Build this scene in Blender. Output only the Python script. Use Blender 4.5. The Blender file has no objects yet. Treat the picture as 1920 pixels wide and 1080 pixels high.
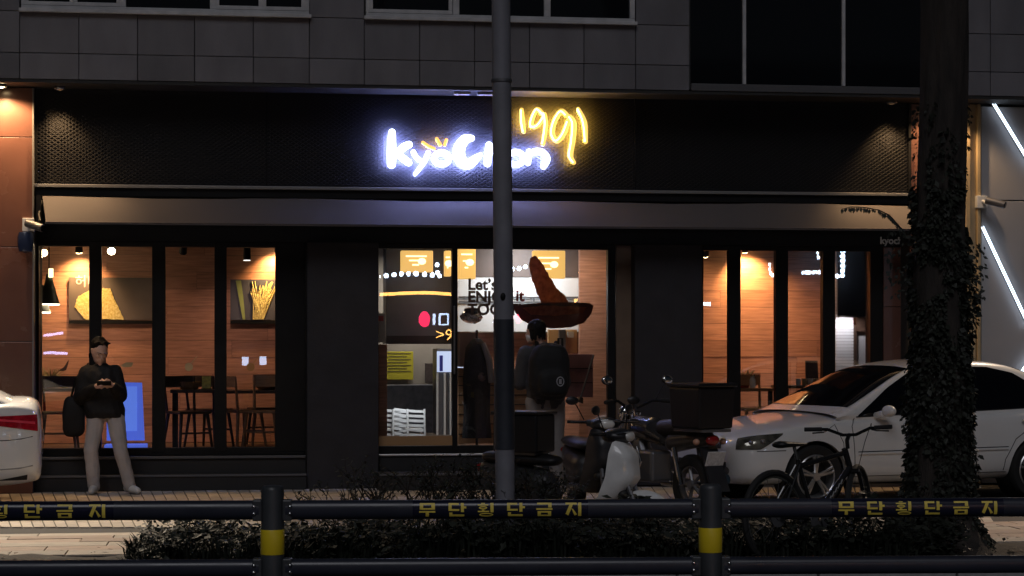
import bpy, bmesh, math, random
from mathutils import Vector, Matrix, Euler
from mathutils.bvhtree import BVHTree
random.seed(7)
R = math.radians
sc = bpy.context.scene
COL = sc.collection
# ------------------------------------------------------------------ camera, sky, sun, exposure
F = 3733.0; TH = R(7.87); CS, SN = math.cos(TH), math.sin(TH)
CY, CH, HZ = -21.96, 1.57, 646.0
cam_d = bpy.data.cameras.new('camera'); cam = bpy.data.objects.new('camera', cam_d); COL.objects.link(cam)
cam.location = (0, CY, CH); cam.rotation_euler = (R(90), 0, -TH)
cam_d.sensor_width = 36; cam_d.lens = F * 36 / 1920; cam_d.shift_y = (HZ - 540) / 1920
cam_d.clip_start = 0.1; cam_d.clip_end = 500
sc.camera = cam
w = bpy.data.worlds.new('World'); sc.world = w; w.use_nodes = True
nt = w.node_tree; bg = nt.nodes['Background']
sky = nt.nodes.new('ShaderNodeTexSky'); sky.sky_type = 'NISHITA'; sky.sun_disc = False
sky.sun_elevation = R(42); sky.sun_rotation = R(192); sky.air_density = 1.0
nt.links.new(sky.outputs[0], bg.inputs[0]); bg.inputs[1].default_value = 0.0022
sun_d = bpy.data.lights.new('sun', 'SUN'); sun = bpy.data.objects.new('sun', sun_d); COL.objects.link(sun)
sun_d.energy = 0.46; sun_d.angle = R(25); sun_d.color = (0.93, 0.93, 1.0)
sun.rotation_euler = (R(48), 0, R(-12)); sun.location = (0, -30, 20)
sc.view_settings.view_transform = 'Standard'; sc.view_settings.look = 'None'
sc.view_settings.exposure = 0; sc.view_settings.gamma = 1; sc.view_settings.use_curve_mapping = False
sc.render.engine = 'CYCLES'; sc.cycles.use_denoising = True
sc.cycles.max_bounces = 8; sc.cycles.transparent_max_bounces = 16; sc.cycles.sample_clamp_indirect = 4
sc.cycles.caustics_reflective = False; sc.cycles.caustics_refractive = False

# ------------------------------------------------------------------ helpers
def at(px, py, Y):
    u = (px - 960) / F; v = (HZ - py) / F; t = (Y - CY) / (CS - SN * u)
    return Vector((t * (SN + CS * u), Y, CH + t * v))
def X(px, Y): return at(px, HZ, Y).x
def Zp(py, Y, px=960): return at(px, py, Y).z
def gnd(px, py, z=0.0):
    u = (px - 960) / F; v = (HZ - py) / F; t = (z - CH) / v
    return Vector((t * (SN + CS * u), CY + t * (CS - SN * u), z))

class MB:
    def __init__(s): s.v = []; s.f = []
    def add(s, vs, fs):
        n = len(s.v); s.v += [Vector(p) for p in vs]; s.f += [tuple(i + n for i in f) for f in fs]; return s
    def hexa(s, p):
        return s.add(p, [(0, 3, 2, 1), (4, 5, 6, 7), (0, 1, 5, 4), (1, 2, 6, 5), (2, 3, 7, 6), (3, 0, 4, 7)])
    def box(s, x0, x1, y0, y1, z0, z1):
        return s.hexa([(x0, y0, z0), (x1, y0, z0), (x1, y1, z0), (x0, y1, z0), (x0, y0, z1), (x1, y0, z1), (x1, y1, z1), (x0, y1, z1)])
    def obox(s, c, sx, sy, sz, rot=(0, 0, 0)):
        M = Euler(rot).to_matrix(); c = Vector(c)
        P = [(-1, -1, -1), (1, -1, -1), (1, 1, -1), (-1, 1, -1), (-1, -1, 1), (1, -1, 1), (1, 1, 1), (-1, 1, 1)]
        return s.hexa([c + M @ Vector((a * sx / 2, b * sy / 2, d * sz / 2)) for a, b, d in P])
    def bar(s, a, b, wx, wy):      # square bar between two points
        return s.tube([a, b], [wx * .707, wx * .707], 4, True, wy / wx)
    def tube(s, pts, r, n=8, caps=True, flat=1.0, closed=False, flat_axis=None):
        pts = [Vector(p) for p in pts]; m = len(pts)
        rr = r if isinstance(r, (list, tuple)) else [r] * m
        T = []
        for i in range(m):
            if closed: d = pts[(i + 1) % m] - pts[i - 1]
            else: d = pts[min(i + 1, m - 1)] - pts[max(i - 1, 0)]
            T.append(d.normalized() if d.length > 1e-9 else Vector((0, 0, 1)))
        ref = Vector(flat_axis) if flat_axis else (Vector((0, 1, 0)) if abs(T[0].y) < .9 else Vector((1, 0, 0)))
        base = len(s.v); N = ref
        for i in range(m):
            t = T[i]
            if flat_axis: N = ref - t * ref.dot(t)
            else: N = N - t * N.dot(t)
            N = N.normalized() if N.length > 1e-6 else t.orthogonal().normalized()
            B = t.cross(N)
            for k in range(n):
                a = 2 * math.pi * (k + .5) / n
                s.v.append(pts[i] + N * (math.cos(a) * rr[i] * flat) + B * (math.sin(a) * rr[i]))
        for i in range(m if closed else m - 1):
            j = (i + 1) % m
            for k in range(n):
                l = (k + 1) % n
                s.f.append((base + i * n + k, base + i * n + l, base + j * n + l, base + j * n + k))
        if caps and not closed:
            s.f.append(tuple(base + k for k in reversed(range(n)))); s.f.append(tuple(base + (m - 1) * n + k for k in range(n)))
        return s
    def cyl(s, a, b, r0, r1=None, n=16): return s.tube([a, b], [r0, r0 if r1 is None else r1], n)
    def cap(s, a, b, r0, r1=None, n=10):    # capsule
        r1 = r0 if r1 is None else r1; a, b = Vector(a), Vector(b); d = (b - a).normalized() if (b - a).length > 1e-9 else Vector((0, 0, 1))
        P, Q = [], []
        for k in (0.05, .5, .85): P.append(a - d * r0 * math.cos(math.asin(k))); Q.append(r0 * k)
        P.append(a); Q.append(r0); P.append(b); Q.append(r1)
        for k in (.85, .5, 0.05): P.append(b + d * r1 * math.cos(math.asin(k))); Q.append(r1 * k)
        return s.tube(P, Q, n)
    def sph(s, c, r, nu=12, nv=8):
        c = Vector(c); r = (r, r, r) if not isinstance(r, (tuple, list)) else r; b = len(s.v)
        for j in range(1, nv):
            a = math.pi * j / nv
            for i in range(nu):
                p = 2 * math.pi * i / nu
                s.v.append(c + Vector((r[0] * math.sin(a) * math.cos(p), r[1] * math.sin(a) * math.sin(p), r[2] * math.cos(a))))
        s.v.append(c + Vector((0, 0, r[2]))); s.v.append(c - Vector((0, 0, r[2]))); top = len(s.v) - 2
        for i in range(nu):
            k = (i + 1) % nu
            s.f.append((top, b + i, b + k)); s.f.append((top + 1, b + (nv - 2) * nu + k, b + (nv - 2) * nu + i))
            for j in range(nv - 2): s.f.append((b + j * nu + i, b + (j + 1) * nu + i, b + (j + 1) * nu + k, b + j * nu + k))
        return s
    def lathe(s, prof, c=(0, 0, 0), axis='z', n=24):
        c = Vector(c); b = len(s.v); m = len(prof)
        for (r, h) in prof:
            for k in range(n):
                a = 2 * math.pi * k / n; p = (r * math.cos(a), r * math.sin(a), h)
                if axis == 'y': p = (p[0], p[2], p[1])
                if axis == 'x': p = (p[2], p[0], p[1])
                s.v.append(c + Vector(p))
        for i in range(m - 1):
            for k in range(n):
                l = (k + 1) % n; s.f.append((b + i * n + k, b + i * n + l, b + (i + 1) * n + l, b + (i + 1) * n + k))
        return s
    def prism(s, poly, y0, y1):     # polygon of (x,z) pushed from y0 to y1
        n = len(poly)
        return s.add([(x, y0, z) for x, z in poly] + [(x, y1, z) for x, z in poly],
                     [tuple(range(n)), tuple(reversed(range(n, 2 * n)))] + [(i, i + n, (i + 1) % n + n, (i + 1) % n) for i in range(n)])
    def grid(s, fn, nu, nv):
        b = len(s.v)
        for j in range(nv + 1):
            for i in range(nu + 1): s.v.append(Vector(fn(i / nu, j / nv)))
        for j in range(nv):
            for i in range(nu):
                a = b + j * (nu + 1) + i; s.f.append((a, a + 1, a + nu + 2, a + nu + 1))
        return s
    def xf(s, M):
        s.v = [M @ p for p in s.v]; return s
    def mesh(s, name, org=(0, 0, 0)):
        o = Vector(org); me = bpy.data.meshes.new(name)
        me.from_pydata([p - o for p in s.v], [], s.f); me.validate(); me.update()
        return me
    def build(s, name, mat, parent=None, world=False, smooth=False, bevel=0, fix=True, org=None):
        o0 = org if org is not None else (wloc(parent) if (world and parent) else (0, 0, 0))
        me = s.mesh(name, o0)
        if fix: fixn(me)
        return put(name, me, mat, parent, smooth, bevel, loc=(o0 if (org is not None and parent is None) else None))
def fixn(me):
    bm = bmesh.new(); bm.from_mesh(me); bmesh.ops.recalc_face_normals(bm, faces=bm.faces); bm.to_mesh(me); bm.free()
def wloc(o):
    p = Vector((0, 0, 0))
    while o is not None: p = p + o.location; o = o.parent
    return p
def put(name, me, mat, parent=None, smooth=False, bevel=0, loc=None):
    o = bpy.data.objects.new(name, me); COL.objects.link(o)
    if mat is not None:
        me.materials.clear(); me.materials.append(mat)
    if parent is not None: o.parent = parent
    if loc is not None: o.location = loc
    if smooth:
        me.polygons.foreach_set('use_smooth', [True] * len(me.polygons)); me.set_sharp_from_angle(angle=R(38))
    if bevel:
        m = o.modifiers.new('bevel', 'BEVEL'); m.width = bevel; m.segments = 2; m.limit_method = 'ANGLE'; m.angle_limit = R(35)
    return o
def tag(o, label=None, cat=None, group=None, kind=None):
    if label: o['label'] = label
    if cat: o['category'] = cat
    if group: o['group'] = group
    if kind: o['kind'] = kind
    return o
def thing(name, label, cat, loc=(0, 0, 0), rz=0, group=None):
    o = bpy.data.objects.new(name, None); COL.objects.link(o); o.empty_display_size = .1
    o.location = loc; o.rotation_euler = (0, 0, rz); return tag(o, label, cat, group)
def dup(root, loc, rz=0, label=None):
    def cp(o, par):
        c = o.copy(); COL.objects.link(c)
        if par is not None: c.parent = par
        for ch in [k for k in o.children]: cp(ch, c)
        return c
    r = cp(root, None); r.location = loc; r.rotation_euler = (0, 0, rz)
    if label: r['label'] = label
    return r
def evalmesh(o):
    bpy.context.view_layer.update(); dg = bpy.context.evaluated_depsgraph_get()
    me = bpy.data.meshes.new_from_object(o.evaluated_get(dg)); return me
def remeshed(mb, voxel, smooth=4, fac=.5):
    me = mb.mesh('tmp'); fixn(me); o = bpy.data.objects.new('tmp', me); COL.objects.link(o)
    m = o.modifiers.new('r', 'REMESH'); m.mode = 'VOXEL'; m.voxel_size = voxel
    if smooth: q = o.modifiers.new('s', 'SMOOTH'); q.iterations = smooth; q.factor = fac
    out = evalmesh(o); bpy.data.objects.remove(o); bpy.data.meshes.remove(me)
    return out
def textmesh(body, size, extrude=.002, offset=0.0, shear=0, align='LEFT'):
    c = bpy.data.curves.new('txt', 'FONT'); c.body = body; c.size = size; c.extrude = extrude; c.offset = offset; c.shear = shear; c.align_x = align
    c.resolution_u = 3
    o = bpy.data.objects.new('txt', c); COL.objects.link(o); me = evalmesh(o)
    bpy.data.objects.remove(o); bpy.data.curves.remove(c)
    me.transform(Matrix.Rotation(R(90), 4, 'X')); return me

# ------------------------------------------------------------------ materials
MATS = {}
def mat(name, col, rough=.6, metal=0.0, var=0.0, scale=6.0, bump=0.0, coat=0.0, spec=.5, rnd=0.0, island=False, stretch=None, emit=None, es=0, col2=None, detail=6, bscale=None):
    if name in MATS: return MATS[name]
    m = bpy.data.materials.new(name); m.use_nodes = True; t = m.node_tree; n = t.nodes; L = t.links
    b = n['Principled BSDF']; b.inputs['Roughness'].default_value = rough; b.inputs['Metallic'].default_value = metal
    b.inputs['Base Color'].default_value = (*col, 1); b.inputs['Coat Weight'].default_value = coat; b.inputs['Specular IOR Level'].default_value = spec
    b.inputs['Coat Roughness'].default_value = .06
    if emit: b.inputs['Emission Color'].default_value = (*emit, 1); b.inputs['Emission Strength'].default_value = es
    co = n.new('ShaderNodeTexCoord'); src = co.outputs['Object']
    if stretch:
        mp = n.new('ShaderNodeMapping'); mp.inputs['Scale'].default_value = stretch; L.new(src, mp.inputs[0]); src = mp.outputs[0]
    if rnd:
        if island: g = n.new('ShaderNodeNewGeometry'); ro = g.outputs['Random Per Island']
        else: g = n.new('ShaderNodeObjectInfo'); ro = g.outputs['Random']
    if rnd and var:
        ad = n.new('ShaderNodeVectorMath'); ad.operation = 'ADD'; cb = n.new('ShaderNodeCombineXYZ'); ml = n.new('ShaderNodeMath'); ml.operation = 'MULTIPLY'; ml.inputs[1].default_value = 50
        L.new(ro, ml.inputs[0]); L.new(ml.outputs[0], cb.inputs[0]); L.new(ml.outputs[0], cb.inputs[2]); L.new(src, ad.inputs[0]); L.new(cb.outputs[0], ad.inputs[1]); src = ad.outputs[0]
    cur = None
    if var:
        no = n.new('ShaderNodeTexNoise'); no.inputs['Scale'].default_value = scale; no.inputs['Detail'].default_value = detail; L.new(src, no.inputs['Vector'])
        r = n.new('ShaderNodeValToRGB'); r.color_ramp.elements[0].position = .3; r.color_ramp.elements[1].position = .72
        c2 = col2 or tuple(min(1, c * (1 + var)) for c in col); c1 = tuple(c * (1 - var) for c in col)
        r.color_ramp.elements[0].color = (*c1, 1); r.color_ramp.elements[1].color = (*c2, 1)
        L.new(no.outputs[0], r.inputs[0]); cur = r.outputs[0]
        rr = n.new('ShaderNodeMapRange'); rr.inputs[3].default_value = max(0, rough - .12); rr.inputs[4].default_value = min(1, rough + .12)
        L.new(no.outputs[0], rr.inputs[0]); L.new(rr.outputs[0], b.inputs['Roughness'])
    if rnd:
        hs = n.new('ShaderNodeHueSaturation'); mr = n.new('ShaderNodeMapRange'); mr.inputs[3].default_value = 1 - rnd; mr.inputs[4].default_value = 1 + rnd
        L.new(ro, mr.inputs[0]); L.new(mr.outputs[0], hs.inputs['Value'])
        if cur: L.new(cur, hs.inputs['Color'])
        else: hs.inputs['Color'].default_value = (*col, 1)
        cur = hs.outputs[0]
    if cur: L.new(cur, b.inputs['Base Color'])
    if bump:
        nb = n.new('ShaderNodeTexNoise'); nb.inputs['Scale'].default_value = bscale or scale * 4; nb.inputs['Detail'].default_value = 4; L.new(src, nb.inputs['Vector'])
        bp = n.new('ShaderNodeBump'); bp.inputs['Strength'].default_value = bump; bp.inputs['Distance'].default_value = .01
        L.new(nb.outputs[0], bp.inputs['Height']); L.new(bp.outputs[0], b.inputs['Normal'])
    MATS[name] = m; return m
def emis(name, col, s):
    if name in MATS: return MATS[name]
    m = bpy.data.materials.new(name); m.use_nodes = True; t = m.node_tree; b = t.nodes['Principled BSDF']
    b.inputs['Base Color'].default_value = (*[c * .5 for c in col], 1); b.inputs['Emission Color'].default_value = (*col, 1); b.inputs['Emission Strength'].default_value = s
    MATS[name] = m; return m
def glass(name, tint=(.9, .92, .92), refl=1.0, rough=0.0):
    if name in MATS: return MATS[name]
    m = bpy.data.materials.new(name); m.use_nodes = True; t = m.node_tree; n = t.nodes; L = t.links
    for x in list(n): n.remove(x)
    out = n.new('ShaderNodeOutputMaterial'); tr = n.new('ShaderNodeBsdfTransparent'); tr.inputs[0].default_value = (*tint, 1)
    gl = n.new('ShaderNodeBsdfGlossy'); gl.inputs['Roughness'].default_value = rough; fr = n.new('ShaderNodeFresnel'); fr.inputs[0].default_value = 1.52
    ml = n.new('ShaderNodeMath'); ml.operation = 'MULTIPLY'; ml.inputs[1].default_value = 2.5 * refl; ml.use_clamp = True
    mx = n.new('ShaderNodeMixShader'); L.new(fr.outputs[0], ml.inputs[0]); L.new(ml.outputs[0], mx.inputs[0]); L.new(tr.outputs[0], mx.inputs[1]); L.new(gl.outputs[0], mx.inputs[2]); L.new(mx.outputs[0], out.inputs[0])
    no = n.new('ShaderNodeTexNoise'); no.inputs['Scale'].default_value = 1.3; bp = n.new('ShaderNodeBump'); bp.inputs['Strength'].default_value = .02; bp.inputs['Distance'].default_value = .02
    L.new(no.outputs[0], bp.inputs['Height']); L.new(bp.outputs[0], gl.inputs['Normal'])
    MATS[name] = m; return m
def film(name, col, col2, scale=12):      # printed see-through film on glass, lit from both sides
    m = mat(name, col, .6, var=.3, scale=scale, col2=col2); t = m.node_tree; n = t.nodes; L = t.links; b = n['Principled BSDF']; out = n['Material Output']
    tl = n.new('ShaderNodeBsdfTranslucent'); mx = n.new('ShaderNodeMixShader'); mx.inputs[0].default_value = .6
    L.new(b.inputs['Base Color'].links[0].from_socket, tl.inputs[0]); L.new(b.outputs[0], mx.inputs[1]); L.new(tl.outputs[0], mx.inputs[2]); L.new(mx.outputs[0], out.inputs[0]); return m
def light(kind, name, loc, energy, col, parent=None, size=.05, spot=None, blend=.5, aim=None):
    d = bpy.data.lights.new(name, kind); d.energy = energy; d.color = col
    if kind == 'SPOT': d.spot_size = R(spot); d.spot_blend = blend; d.shadow_soft_size = size
    elif kind == 'AREA': d.size = size
    else: d.shadow_soft_size = size
    o = bpy.data.objects.new(name, d); COL.objects.link(o)
    loc = Vector(loc)
    if parent is not None: o.parent = parent; o.location = loc - wloc(parent)
    else: o.location = loc
    if aim is not None: o.rotation_euler = (Vector(aim) - loc).to_track_quat('-Z', 'Y').to_euler()
    return o

ASPHALT = mat('asphalt', (.045, .045, .047), .85, var=.35, scale=14, bump=.5, bscale=180)
STONE = mat('stone_cladding', (.135, .130, .142), .65, var=.24, scale=2.6, stretch=(1, 1, .35), bump=.15, rnd=.10, bscale=60)
JOINT = mat('dark_joint', (.05, .05, .05), .9)
BLACK = mat('black_metal', (.004, .004, .0045), .5, var=.3, scale=5, spec=.25)
BLACKP = mat('black_panel', (.016, .016, .021), .6, var=.2, scale=2)
MESHM = mat('mesh_metal', (.014, .0135, .013), .5, metal=.3)
TRIM = mat('trim_metal', (.20, .195, .19), .45, metal=.4)
FRAMEW = mat('white_frame', (.42, .42, .43), .5, var=.15, scale=8)
PILLAR = mat('pillar_stone', (.017, .0155, .019), .55, var=.25, scale=5, bump=.2)
GRANITE = mat('red_granite', (.135, .064, .048), .25, var=.10, scale=3, rnd=.06)
AWN = mat('awning_fabric', (.080, .068, .066), .8, var=.06, scale=3, bump=.1, bscale=300)
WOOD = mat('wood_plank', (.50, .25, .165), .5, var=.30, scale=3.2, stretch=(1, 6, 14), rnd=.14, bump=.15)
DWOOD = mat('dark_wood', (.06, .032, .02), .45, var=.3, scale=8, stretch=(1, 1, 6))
LWOOD = mat('light_wood', (.45, .24, .12), .5, var=.2, scale=8, stretch=(1, 1, 6), rnd=.1)
WHITEW = mat('white_wall', (.72, .70, .68), .7, var=.05, scale=3)
GLASS = glass('shop_glass'); DGLASS = mat('dark_glass', (.006, .007, .009), .06, spec=.6)
CONC = mat('concrete', (.32, .32, .33), .8, var=.2, scale=10, bump=.3)
WHITEP = mat('white_plastic', (.7, .7, .69), .4); BLKP = mat('black_plastic', (.014, .014, .015), .38, var=.3, scale=12)
RUBBER = mat('rubber', (.011, .011, .011), .8); CHROME = mat('chrome', (.7, .7, .7), .15, metal=1)
GREYM = mat('grey_metal', (.2, .2, .21), .4, metal=.7)
# ------------------------------------------------------------------ ground
g = MB(); g.add([(-250, -250, -.13), (250, -250, -.13), (250, 250, -.13), (-250, 250, -.13)], [(0, 1, 2, 3)])
tag(g.build('road', ASPHALT), kind='structure')
YE = -6.8; YK = -8.35
PAVEB = mat('paver_bed', (.035, .032, .03), .9, var=.3)
pave = MB().box(-16, 16, YE, 6, -.12, -.012).build('pavement', PAVEB); tag(pave, kind='structure')
SOIL = mat('soil', (.055, .042, .03), .95, var=.5, scale=9, bump=1.0, bscale=30)
def soilz(u, v):
    x = -16 + 32 * u; y = YK + .02 + (YE - YK - .03) * v
    return (x, y, -.01 + .05 * math.sin(v * math.pi) + .018 * math.sin(x * 5.3 + y * 3) + .015 * math.sin(x * 11.7 - y * 7))
so = MB().grid(soilz, 260, 14).build('planting_bed', SOIL, smooth=True); tag(so, kind='structure')
KERB = mat('kerb_stone', (.30, .30, .30), .75, var=.2, scale=12, bump=.3)
kerb = MB().box(-16, 16, YK - .22, YK - .012, -.128, -.03).build('kerb', JOINT); tag(kerb, kind='structure')
km = MB().box(0, .985, YK - .24, YK, -.125, .0).mesh('kerb_stone'); fixn(km)
for i in range(32):
    put('stone', km, KERB, kerb, bevel=.012, loc=(-16 + i, 0, 0))
# paving bricks: long narrow pavers by the shop, larger slabs next to the planting bed
PAV = mat('paver', (.40, .345, .28), .8, var=.18, scale=9, bump=.35, rnd=.16, bscale=90)
PAVI = mat('paver_far', (.40, .345, .28), .8, var=.18, scale=9, bump=.35, rnd=.16, island=True, bscale=90)
SLABP = mat('slab_pink', (.40, .30, .235), .8, var=.2, scale=7, bump=.35, rnd=.2, bscale=90)
SLABG = mat('slab_buff', (.44, .38, .31), .8, var=.2, scale=7, bump=.35, rnd=.14, bscale=90)
SLABI = mat('slab_far', (.43, .33, .26), .8, var=.2, scale=7, bump=.35, rnd=.2, island=True, bscale=90)
def joint(k):
    x = -70 + 20.5 * k; s = .39 + .0005 * min(x, 700) if x > 0 else .39
    a = gnd(x, 913); b = gnd(x + s * 75, 988); return a, b
def brickq(mb, k, r, n):
    a0, b0 = joint(k); a1, b1 = joint(k + 1); t0, t1 = r / n, (r + 1) / n; gp = .011
    P = [a0.lerp(b0, t0), a1.lerp(b1, t0), a1.lerp(b1, t1), a0.lerp(b0, t1)]
    c = sum(P, Vector()) / 4; h = random.uniform(-.002, .002)
    hx = Vector((gp / 2, 0, 0)); hy = Vector((0, .003, 0))
    P = [P[0] + hx - hy, P[1] - hx - hy, P[2] - hx + hy, P[3] + hx + hy]
    return mb.hexa([Vector((p.x, p.y, -.03)) for p in P] + [Vector((p.x, p.y, h)) for p in P])
far = MB(); NR = 10
for k in range(92):
    for r in range(NR):
        if k < 28:
            m = MB(); brickq(m, k, r, NR); c = sum(m.v, Vector()) / 8; c.z = 0
            me = m.mesh('brick', c); fixn(me); put('brick', me, PAV, pave, loc=c)
        else: brickq(far, k, r, NR)
# strip of pavers right against the building, and everything to the right of them
far.build('brick_field', PAVI, pave)['kind'] = 'stuff'
rows = [(-5.06, -5.28), (-5.28, -5.52), (-5.52, -5.80), (-5.80, -6.12), (-6.12, -6.46), (-6.46, -6.79)]
rest = MB(); rng = random.Random(3)
for ri, (ya, yb) in enumerate(rows):
    x = -7.2 + rng.random() * .5
    while x < 9:
        wd = rng.choice([.42, .56, .7, .84]); p = [(x + .005, yb + .005), (x + wd - .005, yb + .005), (x + wd - .005, ya - .005), (x + .005, ya - .005)]
        vis = (x + wd > -2.3 and x < .6) or (4.6 < x < 6.4)
        h = rng.uniform(-.002, .003)
        m = MB() if vis else rest
        m.hexa([(q[0], q[1], -.03) for q in p] + [(q[0], q[1], h) for q in p])
        if vis:
            c = Vector((x + wd / 2, (ya + yb) / 2, 0)); me = m.mesh('slab', c); fixn(me)
            put('slab', me, SLABP if rng.random() < .42 else SLABG, pave, loc=c)
        x += wd
rest.build('slab_field', SLABI, pave)['kind'] = 'stuff'

# ------------------------------------------------------------------ restaurant building
bld = thing('restaurant_building', 'grey stone building over the dark restaurant front with wood panelled dining rooms', 'building')
YU = -.9; ZU = 4.31; Z2 = 4.585; Z1 = 5.016; YF = -.4
xs = lambda px: X(px, YU)
wall = MB(); wall.box(-12, 14, YU + .05, .6, Z1 - .68, 8); wall = wall.build('upper_wall', JOINT, bld)
def panel(x0, x1, z0, z1, y=YU, name='stone_panel', m=STONE, parent=bld, d=.045, g=.0035):
    c = Vector(((x0 + x1) / 2, y, z0)); mb = MB().box(x0 + g, x1 - g, y + random.uniform(-.002, .002), y + d, z0 + g, z1 - g)
    me = mb.mesh(name, c); fixn(me); return put(name, me, m, parent, bevel=.004, loc=c)
J = [-180, -72, 37, 148, 258, 365, 475, 580, 683, 787, 890, 993, 1095, 1192, 1293]
for a, b in zip(J[:-1], J[1:]):
    panel(xs(a), xs(b), ZU + .004, Z2); panel(xs(a), xs(b), Z2, Z1)
for a, b in [(-180, -72), (-72, 37), (580, 683), (1192, 1293)]: 
    for z in (Z1, Z1 + .62, Z1 + 1.24): panel(xs(a), xs(b), z, z + .62)
for a, b in [(1800, 1857), (1857, 1960), (1960, 2063)]:
    za = ZU + .004
    for zb in (ZU + .27, ZU + .69, ZU + 1.1, ZU + 1.5, ZU + 1.9): panel(xs(a), xs(b), za, zb); za = zb
# upper windows
def upwin(px0, px1, splits, sash):
    x0, x1 = xs(px0), xs(px1); z0, z1 = Z1 + .006, Z1 + 1.86; fr = MB(); y0, y1 = YU - .02, YU + .045
    t = .055; fr.box(x0, x1, y0, y1, z0, z0 + t); fr.box(x0, x1, y0, y1, z1 - t, z1)
    fr.box(x0, x0 + t, y0, y1, z0 + t, z1 - t); fr.box(x1 - t, x1, y0, y1, z0 + t, z1 - t)
    for s in splits: fr.box(xs(s) - .035, xs(s) + .035, y0 + .003, y1, z0 + t, z1 - t)
    f = fr.build('window', FRAMEW, bld, bevel=.006)
    MB().box(x0 + t, x1 - t, YU + .03, YU + .036, z0 + t, z1 - t).build('pane', DGLASS, f)
    for a, b in sash:
        s = MB(); xa, xb = xs(a), xs(b); q = .04
        s.box(xa, xb, y0 - .004, y0 + .03, z0 + t, z0 + t + q); s.box(xa, xa + q, y0 - .004, y0 + .03, z0 + t + q, z1 - t); s.box(xb - q, xb, y0 - .004, y0 + .03, z0 + t + q, z1 - t)
        s.build('sash', FRAMEW, f, bevel=.004)
    MB().box(x0 - .02, x1 + .02, YU - .06, YU - .022, z0 - .02, z0 + .018).build('sill', FRAMEW, f, bevel=.004)
upwin(40, 580, [138, 230, 400, 492], [(46, 138), (138, 226), (404, 492), (492, 572)])
upwin(686, 1190, [855, 1026], [(692, 848)])
# dark glazed screen
gx0, gx1 = xs(1296), xs(1800); sc_ = MB().box(gx0, gx1, YU + .02, YU + .045, ZU + .085, 7.5).build('glazed_screen', DGLASS, bld)
MB().box(gx0, gx1, YU - .01, YU + .045, ZU + .004, ZU + .084).build('ledge', mat('dark_ledge', (.07, .07, .075), .5), sc_, bevel=.006)
for p in (1395, 1581): MB().box(xs(p) - .018, xs(p) + .018, YU - .02, YU + .018, ZU + .085, 7.5).build('mullion', FRAMEW, sc_)
# soffit under the upper storey
MB().box(-12, 14, YU + .003, .6, ZU - .03, ZU).build('soffit', mat('soffit', (.015, .0145, .014), .7, var=.15), bld)
# structural shell between the soffit and the shop: fascia with expanded metal mesh
fx0, fx1 = X(64, YF), X(1706, YF); ZF = 3.237
fas = MB().box(fx0, fx1, YF, YF + .35, ZF + .03, ZU - .034).build('fascia', BLACKP, bld)
mz = MB(); dx, dz = .033, .021; nx = int((fx1 - fx0) / dx); nz = int((ZU - .06 - ZF - .05) / dz); ym = YF - .03
for i in range(nx + 1):
    for j in range(nz + 1):
        if (i + j) % 2: continue
        x, z = fx0 + .02 + i * dx, ZF + .05 + j * dz
        for s in (-1, 1):
            if j + 1 > nz or not (0 <= i + s <= nx): continue
            a = Vector((x, ym, z)); b = Vector((x + s * dx, ym, z + dz)); hw = Vector((0, 0, .0042)); dy = Vector((0, .009, .003))
            mz.add([a - hw, b - hw, b + hw, a + hw, a + hw + dy, b + hw + dy], [(0, 1, 2, 3), (3, 2, 5, 4)])
mo = mz.build('mesh_screen', MESHM, fas, fix=False); mo['kind'] = 'stuff'
for a, b, d in ((fx0, fx0 + .03, .02), (fx1 - .03, fx1, .02), (X(500, YF) - .006, X(500, YF) + .006, .006), (X(1190, YF) - .006, X(1190, YF) + .006, .006)): MB().box(a, b, ym - d, YF - .004, ZF + .03, ZU - .034).build('fascia_rib', BLACK, fas)
MB().box(fx0, fx1, ym - .06, YF - .003, ZF - .005, ZF + .028).build('trim_strip', TRIM, bld, bevel=.004)
MB().box(fx0, fx1, YF - .05, YF + .3, ZF - .09, ZF - .007).build('awning_box', BLACK, bld)
# header beam under the awning and its small lettering
MB().box(X(62, -.06), X(1706, -.06), -.06, .35, 2.69, ZF - .093).build('header_beam', BLACK, bld)
sm = textmesh('kyochon', .11, .003, .003); put('lettering', sm, mat('dim_letters', (.5, .5, .5), .5), bld, loc=at(1650, 457, -.065))
# pilasters clad in red granite tiles
def pilaster(pa, pb, y, zjo, z1=ZU - .034):
    x0, x1 = X(pa, y), X(pb, y); p = MB().box(x0 + .01, x1 - .01, y + .03, .6, 0, z1 - .004).build('pilaster', JOINT, bld)
    zs = [0] + zjo + [z1]
    for a, b in zip(zs[:-1], zs[1:]): panel(x0, x1, a, b, y, 'tile', GRANITE, p, .028, .003)
    return p
zl = [Zp(p, -.5, 20) for p in (463, 257)]
pilaster(-80, 62, -.5, [.8, 1.6] + zl); pilaster(-230, -82, -.5, [.8, 1.6] + zl)
MB().box(X(60.6, -.5), X(63.5, -.5), -.52, -.43, .2, ZU - .04).build('edge_trim', TRIM, bld)
pilaster(1706, 1800, -.42, [1.1, 2.2, 3.2])
pilaster(1656, 1702, -.08, [1.1, 2.0], 2.68)
CHAN = mat('beige_channel', (.5, .38, .22), .45, var=.1)
ch = MB(); xa, xb = X(1801, -.45), X(1836, -.45)
for k, (a, b, d) in enumerate([(0, .18, .03), (.2, .45, .0), (.47, .8, .04), (.82, 1, .0)]): ch.box(xa + (xb - xa) * a, xa + (xb - xa) * b, -.5 + d, -.2, 0, ZU - .036)
ch.build('channel_strip', CHAN, bld, bevel=.005)
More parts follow.
